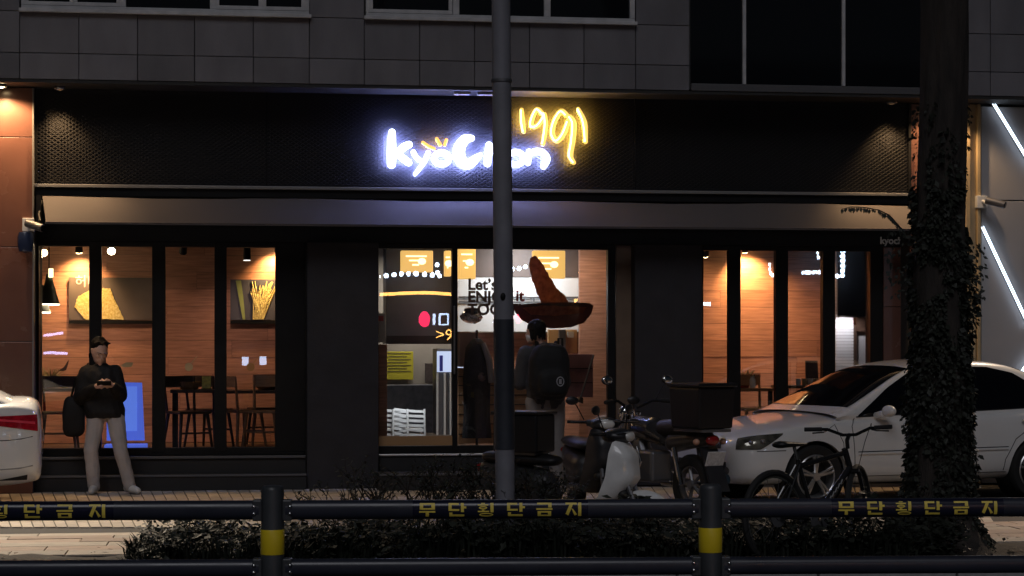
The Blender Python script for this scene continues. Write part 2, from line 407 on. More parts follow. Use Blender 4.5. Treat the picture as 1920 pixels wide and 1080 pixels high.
# pillars
def pil(pa, pb, y, yb, z1=2.687, m=PILLAR, name='pillar'):
    return MB().box(X(pa, y), X(pb, y), y, yb, 0, z1).build(name, m, bld, bevel=.008)
pil(575, 710, -.22, .3); pil(1190, 1317, -.22, .3)
MB().box(X(575, -.22) - .012, X(575, -.22) - .002, -.235, .1, .3, 2.68).build('edge_trim', BLACK, bld)
# plinth, ledges and steps
def blk(name, pa, pb, y0, y1, z0, z1, m, bev=.006): return MB().box(X(pa, y0), X(pb, y0), y0, y1, z0, z1).build(name, m, bld, bevel=bev)
PLM = mat('plinth_stone', (.012, .0115, .012), .6, var=.25)
LEDGE = mat('ledge_metal', (.10, .10, .105), .5, metal=.3)
blk('plinth', 62, 574, -.12, .3, 0, .36, PLM); blk('ledge', 62, 574, -.15, -.122, .335, .362, LEDGE, .003); blk('step', 62, 575, -.3, -.123, 0, .17, PLM); blk('ledge', 62, 575, -.315, -.302, .15, .172, LEDGE, .003)
blk('plinth', 1318, 1700, -.12, .3, 0, .36, PLM); blk('ledge', 1318, 1700, -.15, -.122, .335, .362, LEDGE, .003)
blk('threshold', 711, 1189, -.1, .3, 0, .37, PLM); blk('door_sill', 711, 1150, -.125, -.102, .345, .365, mat('steel_sill', (.75, .75, .75), .3, metal=.9), .003)
blk('step', 711, 1189, -.62, -.127, 0, .18, PLM); blk('ledge', 711, 1189, -.635, -.622, .16, .182, LEDGE, .003)
# shop windows
ZA, ZB = .4, 2.685
def shopwin(name, bars, panes):
    fr = MB()
    for a, b in bars: fr.box(X(a, -.05), X(b, -.05), -.05, .06, ZA, ZB)
    x0, x1 = X(bars[0][0], -.05), X(bars[-1][1], -.05)
    fr.box(x0 + .01, x1 - .01, -.046, .056, ZA - .035, ZA + .05); fr.box(x0 + .01, x1 - .01, -.046, .056, ZB - .055, ZB + .02)
    f = fr.build(name, BLACK, bld, bevel=.004)
    for a, b in panes: MB().add([(X(a, 0), 0, ZA + .03), (X(b, 0), 0, ZA + .03), (X(b, 0), 0, ZB - .03), (X(a, 0), 0, ZB - .03)], [(0, 1, 2, 3)]).build('pane', GLASS, f, fix=False)
    return f
shopwin('shop_window', [(62, 73), (167, 190), (285, 310), (402, 425), (516, 573)], [(72, 168), (189, 286), (309, 403), (424, 517)])
shopwin('shop_window', [(1317, 1319), (1367, 1389), (1455, 1478), (1543, 1566), (1632, 1656)], [(1318, 1368), (1388, 1456), (1477, 1544), (1565, 1633)])
dw = shopwin('shop_door', [(704, 709), (848, 858), (1140, 1154)], [(708, 849), (857, 1141)])
MB().box(X(710, -.04), X(848, -.04), -.043, -.02, ZA + .055, ZA + .16).build('kick_rail', mat('orange_wood', (.35, .2, .09), .4), dw)
MB().tube([at(852, 575, -.06), at(852, 575, -.1), at(852, 700, -.1), at(852, 700, -.06)], .011, 8).build('handle', GREYM, dw)
pil(1155, 1189, -.02, .3, 2.687, mat('lit_jamb', (.15, .10, .065), .5, var=.15), 'door_jamb')
# rooms
def room(px0, px1, yb, planks, floor=True, wallm=None, zt=2.95):
    x0, x1 = X(px0, 0), X(px1, 0); 
    MB().box(x0, x1, .3, yb + .1, .3, .385).build('room_floor', mat('room_floor', (.12, .07, .045), .4, var=.2), bld)
    MB().box(x0, x1, .3, yb + .1, zt, zt + .05).build('room_ceiling', mat('room_ceiling', (.02, .02, .02), .9), bld)
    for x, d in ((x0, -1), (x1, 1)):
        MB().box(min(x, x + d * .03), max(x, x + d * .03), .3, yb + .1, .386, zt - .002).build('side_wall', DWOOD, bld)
    if planks:
        ww = MB().box(x0 + .002, x1 - .002, yb + .03, yb + .08, .39, zt - .004).build('wood_wall', JOINT, bld)
        h = .205; z = .392; rg = random.Random(int(px0))
        while z < zt - .03:
            zt2 = min(z + h, zt - .006); xa = x0 + .003 - rg.random() * 1.2
            while xa < x1:
                L = rg.choice([1.2, 1.6, 2.1]); a = max(xa, x0 + .003); b = min(xa + L, x1 - .003)
                if b - a > .02:
                    c = Vector((a, yb, z)); q = MB().box(a + .0015, b - .0015, yb + rg.uniform(-.003, .003), yb + .026, z + .002, zt2 - .002)
                    me = q.mesh('plank', c); fixn(me); put('plank', me, WOOD, ww, loc=c)
                xa += L
            z += h
    else: MB().box(x0 + .002, x1 - .002, yb, yb + .08, .39, zt - .004).build('back_wall', wallm, bld)
YL, YC, YR = 2.3, 3.6, 2.0
room(-40, 573, YL, True); room(640, 1240, YC, False, wallm=mat('kitchen_wall', (.34, .30, .25), .7, var=.08)); room(1280, 1690, YR, True)
# end walls closing the rooms off from the street
MB().box(-12, X(-40, 0) - .05, -.05, .5, 0, ZU - .036).build('outer_wall', JOINT, bld)
MB().box(-12, 14, 4.2, 4.3, 0, 8).build('rear_wall', JOINT, bld)

# ------------------------------------------------------------------ neighbouring building
nb = thing('neighbouring_building', 'pale grey panelled shop wall with slanting light tubes at the right edge', 'building')
NP = mat('pale_panel', (.40, .39, .40), .45, var=.05, scale=2, bump=.05)
x0 = X(1839, -.45)
MB().box(x0 - .01, x0 + 6, -.4, .6, 0, ZU - .035).build('wall', JOINT, nb)
zj = [0.0, 1.0, Zp(376, -.45, 1880), ZU - .05]
for xa in (x0, x0 + 1.5, x0 + 3.0):
    for a, b in zip(zj[:-1], zj[1:]): panel(xa, xa + 1.5, a, b, -.45, 'panel', NP, nb, .04, .007)
LED = emis('led_white', (.70, .83, 1.0), 5)
for pa, pb, lab in [((1857, 184), (1935, 312), 'white light tube slanting down across the upper grey panel'), ((1842, 425), (1930, 612), 'long white light tube slanting across the lower grey panel'), ((1908, 708), (1945, 655), 'short white light tube rising beside the white sedan roof')]:
    a, b = at(*pa, -.49), at(*pb, -.49); t = thing('light_tube', lab, 'light tube', a, group='light tubes on the grey panels')
    d = (b - a).normalized().cross(Vector((0, 1, 0))) * .012
    MB().tube([a + d, b + d], .0042, 8).tube([a - d, b - d], .0042, 8).build('tube', LED, t, world=True)
    MB().tube([a + Vector((0, .022, 0)), b + Vector((0, .022, 0))], .02, 4, flat=.4).build('channel', GREYM, t, world=True)
# ------------------------------------------------------------------ awning
ax0, ax1 = X(80, -.5), X(1712, -.5)
aw = thing('awning', 'long pale fabric awning half rolled out below the black fascia', 'awning', ((ax0 + ax1) / 2, -.5, 3.1))
def awf(u, v):
    x = ax0 + (ax1 - ax0) * u; s = .012 * math.sin(x * 3.1) * v + .006 * math.sin(x * 9)
    return (x + (.05 * v if u < .01 else 0), -.52 - .17 * v + .015 * math.sin(v * 3.1) * math.sin(x * 1.7), 3.125 - .275 * v + s * .25 + (.008 * math.sin(x * 2.3) * (1 - v)))
MB().grid(awf, 90, 8).build('cloth', AWN, aw, world=True, smooth=True, fix=False)
def vaf(u, v):
    x = ax0 + .04 + (ax1 - ax0 - .04) * u
    return (x, -.693 + .002 * math.sin(x * 7), 2.85 - .02 * v)
MB().grid(vaf, 90, 3).build('valance', AWN, aw, world=True, smooth=True, fix=False)
MB().tube([(ax0 + .05, -.69, 2.85), (ax1, -.69, 2.85)], .009, 8).build('front_bar', AWN, aw, world=True)
for p in (78, 960, 1704):
    x = X(p, -.5); MB().tube([(x, -.45, 3.1), (x - .02, -.58, 2.93), (x, -.66, 2.86)], .014, 6).build('arm', BLACK, aw, world=True)
MB().box(ax0 - .06, ax0 - .012, -.56, -.36, 2.86, 3.14).build('end_bracket', BLACK, aw, world=True)

# ------------------------------------------------------------------ lit sign letters
SW = emis('sign_white', (.62, .68, 1.0), 5.5); SB = emis('sign_blue', (.34, .40, 1.0), 210)
SY = emis('sign_yellow', (1.0, .66, .16), 1.25); SYL = emis('sign_yellow_line', (1.0, .86, .5), 4); SYB = emis('sign_yellow_back', (1.0, .58, .08), 75); SO = emis('sign_orange', (1.0, .5, .12), 1.6)
ys = -.545; pxm = at(961, HZ, ys).x - at(960, HZ, ys).x
def letter(name, strokes, m, root, back=None, line=None):
    mb = MB(); bk = MB(); ln = MB()
    for pts, rad in strokes:
        P = [at(x, y, ys) for x, y in pts]; rr = [r * pxm for r in (rad if isinstance(rad, list) else [rad] * len(P))]
        # smooth the polyline
        Q, RR = [], []
        for i in range(len(P) - 1):
            p0, p1, p2, p3 = P[max(i - 1, 0)], P[i], P[i + 1], P[min(i + 2, len(P) - 1)]
            for k in range(5):
                t = k / 5
                Q.append(.5 * ((2 * p1) + (p2 - p0) * t + (2 * p0 - 5 * p1 + 4 * p2 - p3) * t * t + (3 * p1 - p0 - 3 * p2 + p3) * t ** 3)); RR.append(rr[i] * (1 - t) + rr[i + 1] * t)
        Q.append(P[-1]); RR.append(rr[-1])
        mb.tube(Q, RR, 10, True, .45, flat_axis=(0, 1, 0))
        for q, r in ((Q[0], RR[0]), (Q[-1], RR[-1])): mb.sph(q, (r, r * .45, r), 10, 6)
        bk.tube([q + Vector((0, .03, 0)) for q in Q], [r * .8 for r in RR], 6, True, .25, flat_axis=(0, 1, 0))
        if line: ln.tube([q + Vector((-r * .45, -r * .42, 0)) for q, r in zip(Q, RR)], [.0075] * len(Q), 6)
    l = mb.build(name, m, root, world=True, smooth=True)
    if back: bk.build('halo_light', back, l, world=True)
    if line: ln.build('neon_line', line, l, world=True)
    return l
sg = thing('restaurant_sign', 'glowing white and yellow handwritten letters on the black fascia', 'sign', at(900, 300, ys))
letter('letter_k', [([(735, 248), (734, 278), (734, 308)], [6.5, 8, 8]), ([(767, 271), (757, 276), (744, 288)], [6.5, 7, 6]), ([(744, 286), (756, 297), (766, 305)], 6.5)], SW, sg, SB)
letter('letter_y', [([(775, 285), (781, 296), (791, 303)], 4.5), ([(803, 286), (795, 304), (778, 327)], [4.5, 4.6, 3.4])], SW, sg, SB)
ringp = lambda cx, cy, rx, ry, n=10: [(cx + rx * math.cos(2 * math.pi * k / n), cy + ry * math.sin(2 * math.pi * k / n)) for k in range(n + 1)]
letter('letter_o', [(ringp(828, 297, 14, 11), 5.6)], SW, sg, SB)
letter('letter_c', [([(884, 259), (871, 262), (861, 279), (863, 298), (877, 308), (893, 297), (901, 290)], [6, 9, 11, 11, 10, 7, 4])], SW, sg, SB)
letter('letter_h', [([(917, 272), (914, 307)], 6.5), ([(914, 292), (925, 281), (938, 285), (941, 307)], 5.5)], SW, sg, SB)
letter('letter_o', [(ringp(967, 297, 14, 12), 5.6)], SW, sg, SB)
letter('letter_n', [([(992, 284), (990, 306)], 5.2), ([(992, 292), (1003, 284), (1017, 286), (1025, 298), (1019, 312)], [4.5, 6, 6.5, 7, 6])], SW, sg, SB)
for st in ([(793, 267), (803, 274), (814, 279)], [(819, 260), (826, 272)], [(837, 262), (834, 272)]): letter('crest_stroke', [(st, 3.0)], SO, sg, SYB)
letter('digit_one', [([(978, 206), (979, 228), (982, 247)], [4, 5, 4])], SY, sg, SYB, SYL)
letter('digit_nine', [([(1018, 214), (1007, 205), (998, 221), (996, 236), (1007, 236), (1018, 222), (1020, 212), (1023, 233), (1018, 270)], [4, 4.4, 4.4, 4.4, 4.2, 4, 4, 4.4, 4])], SY, sg, SYB, SYL)
letter('digit_nine', [([(1062, 216), (1052, 209), (1040, 226), (1035, 250), (1044, 264), (1056, 251), (1065, 228)], 5.2), ([(1068, 219), (1075, 232), (1073, 264), (1069, 292), (1076, 305)], [4.5, 6, 6, 6, 4])], SY, sg, SYB, SYL)
letter('digit_one', [([(1084, 204), (1095, 230), (1098, 266)], [3.5, 6, 4])], SY, sg, SYB, SYL)
for i, p in enumerate((866, 910)):
    a = at(p, 163, -.72); tag(MB().box(a.x - .085, a.x + .085, a.y - .05, a.y + .05, ZU - .06, ZU - .033).build('ceiling_fixture', FRAMEW, org=a, bevel=.004),
        ['flat white soffit fixture further from the lamp post, above the sign', 'flat white soffit fixture touching the lamp post in view'][i], 'fixture', 'flat fixtures under the soffit')

# ------------------------------------------------------------------ soffit downlights
WARM = (1.0, .62, .30); BULB = emis('warm_bulb', (1.0, .72, .38), 30); DIMB = emis('shielded_bulb', (1.0, .6, .3), .05)
def downlight(px, y, label, energy, spot, aim, blend=.4, col=WARM, dim=False):
    p = Vector((X(px, y), y, ZU - .032)); t = thing('downlight', label, 'downlight', p, group='downlights under the soffit')
    MB().lathe([(.055, 0), (.06, -.02), (.05, -.035), (.046, -.02), (.044, -.004)], p, n=20).build('bezel', GREYM, t, world=True, smooth=True)
    MB().sph(p + Vector((0, 0, -.018)), (.04, .04, .025), 14, 8).build('bulb', DIMB if dim else BULB, t, world=True, smooth=True)
    light('SPOT', 'lamp', p + Vector((0, 0, -.06)), energy, col, t, .03, spot, blend, aim)
q = X(0, -.72)
downlight(2, -.74, 'bright warm downlight glowing over the red granite at far left', 150, 150, (q + .02, -.62, 0), .5)
downlight(112, -.62, 'shielded downlight grazing the mesh at the left end of the fascia', 140, 84, (X(95, -.5) - .02, -.40, 0), .9, dim=True)
downlight(1672, -.62, 'shielded downlight grazing the mesh at the right end of the fascia', 140, 84, (X(1685, -.5), -.38, 0), .9, dim=True)
downlight(1770, -.70, 'warm downlight behind the ivy covered trunk', 55, 130, (X(1770, -.7), -.5, 0), .5)
downlight(-150, -.86, 'unseen strong downlight added to light the pavement at left', 1900, 58, (-2.3, -4.6, 0), .8, (1.0, .84, .64))  # out of frame, added for the warm pool on the left pavement
downlight(2030, -.86, 'unseen strong downlight added to light the pavement at right', 900, 50, (6.9, -5.8, 0), .9, (1.0, .76, .55))  # also added beyond the frame, for the lit patch at right

# ------------------------------------------------------------------ cameras and small wall things
def cctv(px, py, y, label, d):
    p = at(px, py, y); t = thing('security_camera', label, 'camera', p, group='security cameras on the front')
    MB().box(p.x - .06, p.x + .06, y - .02, y + .06, p.z - .05, p.z + .09).build('mount_plate', WHITEP, t, world=True, bevel=.006)
    MB().tube([p + Vector((0, -.02, .03)), p + Vector((d * .02, -.1, .0)), p + Vector((d * .06, -.16, -.0))], .016, 8).build('bracket', WHITEP, t, world=True)
    a, b = p + Vector((-d * .0, -.13, .03)), p + Vector((d * .17, -.25, -.03))
    MB().tube([a, b], .042, 14).build('body', GREYM, t, world=True, smooth=True)
    MB().tube([b, b + (b - a).normalized() * .01], .034, 14).build('lens', DGLASS, t, world=True)
cctv(53, 425, -.56, 'small security camera at left edge beside the awning end', 1)
cctv(1841, 382, -.51, 'small security camera between beige channel and pale panels', 1)
p = at(48, 450, -.62); t = thing('dome_camera', 'dark round dome camera under the left security camera', 'lamp', p)  # bluish dome camera, gives no light
MB().lathe([(.0, .09), (.07, .08), (.085, .03), (.085, -.06), (.07, -.12), (0, -.14)], p, n=20).build('dome', mat('dome_blue', (.02, .03, .07), .2), t, world=True, smooth=True)
MB().box(p.x - .03, p.x + .03, p.y, -.502, p.z + .0, p.z + .06).build('bracket', BLACK, t, world=True)

# ------------------------------------------------------------------ things inside: left dining room
WARM2 = (1.0, .57, .22)
def spotlight(pos, label, energy, aim, spot=80, lit=True, col=WARM2, bulb=None, r=.045, grp='track spotlights in the dining rooms'):
    pos = Vector(pos); aim = Vector(aim); d = (aim - pos).normalized(); t = thing('track_spotlight', label, 'spotlight', pos, group=grp)
    MB().tube([pos - d * .09, pos + d * .07], [r * .85, r], 14).build('can', BLACK, t, world=True, smooth=True)
    MB().tube([pos - d * .05, Vector((pos.x, pos.y, 2.945))], .012, 6).build('stem', BLACK, t, world=True)
    MB().tube([pos + d * .071, pos + d * .078], r * .85, 14).build('bulb', bulb or BULB, t, world=True)
    if energy: light('SPOT', 'lamp', pos + d * .1, energy, col, t, .03, spot, .9, aim)
zl = 2.42
GLOW = emis('glare_bulb', (1.0, .80, .5), 60)
p = at(209, 471, 1.2); tt = thing('track_spotlight', 'bright glaring spotlight in the second pane of the left window', 'spotlight', p, group='track spotlights in the dining rooms')
MB().sph(p, (.045, .045, .04), 14, 8).build('bulb', GLOW, tt, world=True, smooth=True); MB().tube([p + Vector((0, .05, .01)), p + Vector((0, .05, .2))], [.05, .03], 12).build('can', BLACK, tt, world=True); MB().tube([p + Vector((0, .05, .2)), (p.x, p.y + .05, 2.945)], .01, 6).build('stem', BLACK, tt, world=True)
light('SPOT', 'lamp', p + Vector((0, -.03, -.06)), 14, WARM2, tt, .04, 120, .9, p + Vector((0, .6, -1.5)))
spotlight(at(148, 462, 1.98), 'black spotlight washing the wall above the chicken poster', 90, at(150, 555, YL), 110)
spotlight(at(522, 462, 2.02), 'black spotlight washing the wall above the wheat poster', 95, at(518, 520, YL), 110)
spotlight(at(344, 464, 1.0), 'unlit looking black spotlight in the third pane', 0, at(338, 520, 1.2), bulb=BLACK)
spotlight(at(463, 476, 1.0), 'black spotlight with a thin white rim in the fourth pane', 0, at(463, 560, 1.0), bulb=emis('rim_white', (1, .95, .9), 2.5))
for px, py, l in ((83, 474, 'small round bulb glowing in the left corner of the window'), (76, 482, 'tiny bulb just below the round corner bulb')):
    tag(MB().sph(at(px, py, 1.3), .038 if px > 80 else .022, 12, 8).build('bulb_lamp', BULB, smooth=True, org=at(px, py, 1.3)), l, 'bulb', 'bulbs in the window corner')
for pa, e in ((135, 46), (300, 12), (440, 38)): light('SPOT', 'added_wall_spot', (X(pa, 1.1), 1.1, 2.88), e, (1, .64, .50), bld, .06, 72, 1.0, aim=at(pa + 12, 725, YL))  # spots without fixtures, added to light the lower wood wall
for (px, py, s, l) in ((92, 570, 1.0, 'dark conical pendant lamp with glowing rim over the left table'), (77, 585, .9, 'second pendant lamp cut by the left window frame')):
    p = at(px, py, 1.1); t = thing('pendant_lamp', l, 'pendant lamp', p, group='pendant lamps over the left table')
    MB().lathe([(.125 * s, 0), (.11 * s, .03), (.05 * s, .24 * s), (.03 * s, .34 * s), (0, .35 * s)], p, n=24).build('shade', mat('shade_olive', (.06, .065, .04), .4), t, world=True, smooth=True)
    MB().lathe([(.118 * s, -.012), (.118 * s, .006), (0, .006)], p, n=24).build('bulb', emis('pendant_light', (1, .82, .62), 7), t, world=True)
    MB().tube([p + Vector((0, 0, .35 * s)), (p.x, p.y, 2.945)], .006, 6).build('cord', BLACK, t, world=True)
    light('POINT', 'lamp', p + Vector((0, 0, -.08)), 5, WARM2, t, .05)
    if s == 1: MB().box(p.x - .0, p.x + .05, p.y - .06, p.y - .03, p.z + .3, p.z + .4).build('socket_glow', emis('socket', (1, .85, .5), 3), t, world=True)
# posters
def poster(px0, px1, pt, pb, y, label, m):
    a, b = at(px0, pb, y), at(px1, pt, y); t = thing('wall_poster', label, 'poster', ((a.x + b.x) / 2, y, a.z), group='canvas posters on the wood wall')
    MB().box(a.x, b.x, y - .05, y, a.z, b.z).build('canvas', m, t, world=True)
    MB().box(a.x, b.x, y - .06, y, a.z - .045, a.z - .004).build('bottom_rail', BLACK, t, world=True)
    return t
def blob(pts, jit, sub=6, seed=1):
    rg = random.Random(seed); o = []
    for i, p in enumerate(pts):
        q = pts[(i + 1) % len(pts)]
        for k in range(sub):
            f = k / sub; o.append((p[0] + (q[0] - p[0]) * f + rg.uniform(-jit, jit), p[1] + (q[1] - p[1]) * f + rg.uniform(-jit, jit)))
    return o
def pxpoly(pts, y0, y1): return [(lambda a: (a.x, a.z))(at(px, py, y0)) for px, py in pts]
yp = YL - .004
t = poster(130, 292, 521, 600, yp, 'grey poster with a golden fried chicken piece behind the left window', mat('poster_grey', (.13, .105, .10), .6, var=.1))
CHK = mat('fried_gold', (.92, .66, .11), .55, var=.35, scale=45, bump=.6, col2=(.95, .84, .42), bscale=80)
MB().prism(pxpoly(blob([(140, 575), (146, 556), (165, 546), (192, 540), (207, 541), (214, 560), (224, 580), (232, 599), (160, 599), (152, 590)], .9), yp - .06, 0), yp - .062, yp - .052).build('fried_chicken', CHK, t, world=True)
put('lettering', textmesh('허니', .155, .001, .001), mat('pale_print', (.6, .55, .5), .6), t, loc=at(140, 536, yp - .056) - wloc(t))
t = poster(432, 600, 525, 600, yp, 'blue grey poster with green stalk and golden wheat ears', mat('poster_blue', (.075, .08, .12), .6, var=.1))
MB().prism(pxpoly([(442, 526), (452, 526), (456, 556), (460, 599), (455, 599), (449, 565)], yp - .06, 0), yp - .058, yp - .052).build('stalk', mat('stalk_green', (.30, .38, .14), .6, var=.2), t, world=True)
rg = random.Random(5); wm = MB()
for i in range(26):
    a = at(474 + rg.uniform(0, 20), 599, yp - .06); b = at(468 + i * 2.0 + rg.uniform(-3, 3), 527 + rg.uniform(0, 25), yp - .06); c = (a + b) / 2 + Vector((rg.uniform(-.01, .01), 0, 0))
    if b.z > a.z: wm.tube([a, c, b], [.007, .011, .006], 5)
wm.build('wheat_ears', mat('wheat', (.88, .66, .28), .6, var=.4, scale=50), t, world=True)

def table(px, py, y, wd, dp, label, m=DWOOD, z0=.386):
    p = at(px, py, y); t = thing('dining_table', label, 'table', (p.x, p.y, z0), group='dark dining tables')
    MB().box(-wd / 2, wd / 2, -dp / 2, dp / 2, p.z - z0 - .035, p.z - z0).build('tabletop', m, t, bevel=.005)
    lg = MB().box(-.025, .025, -.025, .025, 0, p.z - z0 - .037).mesh('leg'); fixn(lg)
    for sx in (-1, 1):
        for sy in (-1, 1): put('leg', lg, BLACK, t, loc=(sx * (wd / 2 - .05), sy * (dp / 2 - .05), 0))
    return t
def chair(px, y, rz, label, m=DWOOD, z0=.386, stool=False, sc=1):
    p = at(px, 800, y); t = thing('dining_chair', label, 'chair', (p.x, y, z0), rz, group='chairs in the dining rooms')
    h = .44 * sc; w = .2 * sc
    MB().box(-w, w, -w, w, h - .03, h).build('seat', m, t, bevel=.01)
    for sx in (-1, 1):
        for sy in (-1, 1):
            MB().tube([(sx * w * .8, sy * w * .8, h - .03), (sx * w * 1.02, sy * w * 1.02, 0)], [.02, .014], 8).build('leg', m, t)
    MB().tube([(-w * .9, -w * .9, h * .45), (w * .9, -w * .9, h * .45)], .011, 6).build('stretcher', m, t)
    for sx in (-1, 1): MB().tube([(sx * w * .85, w * .85, h), (sx * w * .95, w * 1.1, h + .38)], [.017, .013], 8).build('back_post', m, t)
    MB().grid(lambda u, v: (-w + 2 * w * u, w * 1.1 + .03 * math.sin(u * math.pi), h + .26 + .13 * v), 6, 2).build('backrest', m, t, smooth=True)
    return t
table(112, 727, 1.2, .9, .7, 'dark table in the corner behind the left car boot')
table(372, 730, 1.0, .62, .6, 'dark small table behind the third pane of the left window'); table(478, 731, 1.4, .9, .7, 'dark table below the wheat poster')
chair(110, .72, 0, 'dark chair at the corner table, back to the wall'); chair(352, .62, .5, 'dark chair half under the small table in the third pane')
chair(392, 1.35, 2.6, 'dark chair behind the small table by the mullion'); chair(452, .95, 2.2, 'brown chair below the reflected lights at left of its table', LWOOD); chair(496, .8, -.3, 'pale wood chair in front of the wheat poster table', LWOOD); chair(500, 1.75, 3.3, 'dark chair behind the wheat poster table')
# clutter on tables
def onz(px, y, z, f, name, label, cat, grp=None):
    p = Vector((X(px, y), y, z)); t = thing(name, label, cat, p, group=grp); f(t); return t
zt = at(112, 727, 1.2).z
def flowers(t):
    rg = random.Random(2); MB().lathe([(.05, 0), (.07, .05), (.06, .1), (.05, .1)], n=16).build('pot', mat('pot_red', (.25, .03, .03), .3), t, smooth=True)
    l = MB()
    for i in range(46):
        a = rg.uniform(0, 6.28); r = rg.uniform(.03, .16); l.tube([(0, 0, .08), (r * .5 * math.cos(a), r * .4 * math.sin(a), .14), (r * math.cos(a), r * math.sin(a), rg.uniform(.10, .24))], [.006, .008, .003], 4)
    l.build('leaves', mat('pale_leaves', (.45, .38, .2), .5, var=.4), t)
onz(95, 1.15, zt, flowers, 'potted_plant', 'pale leafy plant in a red pot on the corner table', 'plant')
def jar(t, c=(.5, .45, .35), h=.1):
    MB().lathe([(0, 0), (.035, 0), (.037, h * .7), (.025, h * .85), (.026, h), (0, h)], n=16).build('jar_body', mat('jar_%d' % int(c[0] * 100), c, .2), t, smooth=True)
    MB().lathe([(.029, h + .001), (.029, h + .018), (0, h + .02)], n=16).build('lid', CHROME, t)
onz(122, 1.05, zt, lambda t: jar(t, (.5, .4, .1)), 'jar', 'small amber jar on the corner table', 'jar')
z2 = at(372, 730, 1.0).z
def card(t): 
    MB().obox((0, 0, .075), .1, .008, .15, (R(-12), 0, 0)).build('card', mat('card_yellow', (.75, .62, .12), .5, var=.3, scale=30), t); MB().box(-.055, .055, -.03, .03, 0, .012).build('base', DWOOD, t)
onz(387, .95, z2, card, 'menu_stand', 'yellow menu card standing on the small table', 'menu card')
def basket(t): MB().lathe([(.09, 0), (.13, .05), (.14, .09), (.125, .085), (.085, .012), (0, .012)], n=18).build('bowl', mat('rattan', (.3, .16, .06), .6, var=.3, scale=30), t, smooth=True)
onz(355, .95, z2, basket, 'basket', 'brown basket on the small table behind the third pane', 'basket'); onz(500, 1.3, at(478, 731, 1.4).z, basket, 'basket', 'brown basket on the table under the wheat poster', 'basket')
# blue lit board standing inside the glass
p = at(238, 838, .42); t = thing('light_board', 'glowing blue display board standing behind the man with the phone', 'display board', (p.x, p.y, .386))
BLU = emis('board_blue', (.10, .17, .80), .75); BLU2 = emis('board_blue_light', (.13, .24, .90), .85)
a, b = at(200, 826, .42), at(268, 716, .42)
MB().hexa([(a.x, .42, at(271, 826, .42).z), (at(271, 820, .42).x, .42, at(271, 826, .42).z), (at(271, 820, .42).x, .47, at(271, 826, .42).z), (a.x, .47, at(271, 826, .42).z), (a.x, .42, b.z), (at(266, 716, .42).x, .42, b.z - .01), (at(266, 716, .42).x, .47, b.z - .01), (a.x, .47, b.z)]).build('panel', BLU, t, world=True)
MB().box(a.x + .02, at(257, 800, .42).x, .412, .418, at(250, 808, .42).z, b.z - .05).build('screen', BLU2, t, world=True)
MB().box(at(197, 800, .35).x, at(275, 800, .35).x, -.0 + .2, .6, .388, .468).build('base', BLU, t, world=True)
light('AREA', 'lamp', (p.x, .40, 1.0), 1.2, (.3, .45, 1), t, .3, aim=(p.x, -2, .6))
# small stickers on the window glass
def sticker(name, label, fn, m):
    b = MB(); fn(b); c = sum(b.v, Vector()) / len(b.v); o = b.build(name, m, org=c); tag(o, label, 'window sticker', 'stickers on the window glass')
STK = mat('sticker_tan', (.45, .33, .17), .6, var=.2); STD = mat('sticker_brown', (.10, .05, .03), .6); STO = mat('sticker_orange', (.42, .20, .06), .6)
ysx = -.008
def ladle(cx, cy, s):
    def f(b):
        P = [at(cx + s * 8 * math.cos(k * .6283), cy + s * 8 * math.sin(k * .6283), ysx) for k in range(10)]; b.prism([(q.x, q.z) for q in P], ysx, ysx + .003)
        a, c = at(cx + s * 5, cy - s * 7, ysx + .0015), at(cx + s * 16, cy - s * 21, ysx + .0015); b.tube([a, c], [.008, .005], 4, flat=.15, flat_axis=(0, 1, 0))
    return f
sticker('window_sticker', 'tan ladle shaped sticker in the third pane', ladle(354, 688, 1), STK)
sticker('window_sticker', 'orange ladle shaped sticker in the fourth pane', ladle(470, 688, 1), STO)
sticker('window_sticker', 'tan bread shaped sticker beside the head of the phone man', lambda b: b.prism(pxpoly(blob([(226, 685), (236, 679), (250, 680), (247, 688), (232, 689)], .3, 3), ysx, 0), ysx, ysx + .003), STK)
sticker('window_sticker', 'dark chilli shaped sticker at the left of the first pane', lambda b: b.prism(pxpoly([(110, 695), (120, 688), (129, 674), (128, 682), (124, 694), (118, 696)], ysx, 0), ysx, ysx + .003), STD)

# ------------------------------------------------------------------ things inside: entrance
LB = emis('lantern_glow', (1.0, .58, .16), 1.0); LB2 = emis('lantern_core', (1.0, .85, .5), 2.2)
for px0, px1, pt, pb, y, l in ((752, 812, 470, 510, 1.6, 'yellow hanging menu lightbox in the left door leaf'), (834, 846, 470, 518, 1.3, 'narrow slice of a yellow lightbox at the door stile'), (860, 892, 461, 523, 1.0, 'tall yellow lightbox right of the door stile'), (1000, 1060, 470, 522, 1.2, 'yellow lightbox behind the printed chicken strip')):
    a, b = at(px0, pb, y), at(px1, pt, y); t = thing('menu_lightbox', l, 'lightbox', ((a.x + b.x) / 2, y, a.z), group='yellow menu lightboxes inside the entrance')
    MB().box(a.x, b.x, y, y + .12, a.z, b.z).build('box', LB, t, world=True, bevel=.01)
    for k in range(3):
        z = a.z + (b.z - a.z) * (.75 - .2 * k); MB().box(a.x + (b.x - a.x) * (.15 + .1 * k), a.x + (b.x - a.x) * (.8 - .12 * k), y - .004, y - .001, z - .012, z + .006).build('text_line', LB2, t, world=True)
    MB().sph(((a.x * .35 + b.x * .65), y - .002, a.z + (b.z - a.z) * .5), (.05, .004, .04), 12, 6).build('hot_spot', LB2, t, world=True)
    MB().tube([((a.x + b.x) / 2, y + .06, b.z), ((a.x + b.x) / 2, y + .06, 2.945)], .008, 6).build('cord', BLACK, t, world=True)
light('AREA', 'kitchen_light', at(800, 560, 2.8) + Vector((0, 0, .35)), 30, (1, .93, .86), bld, .8, aim=at(800, 760, 3.3))
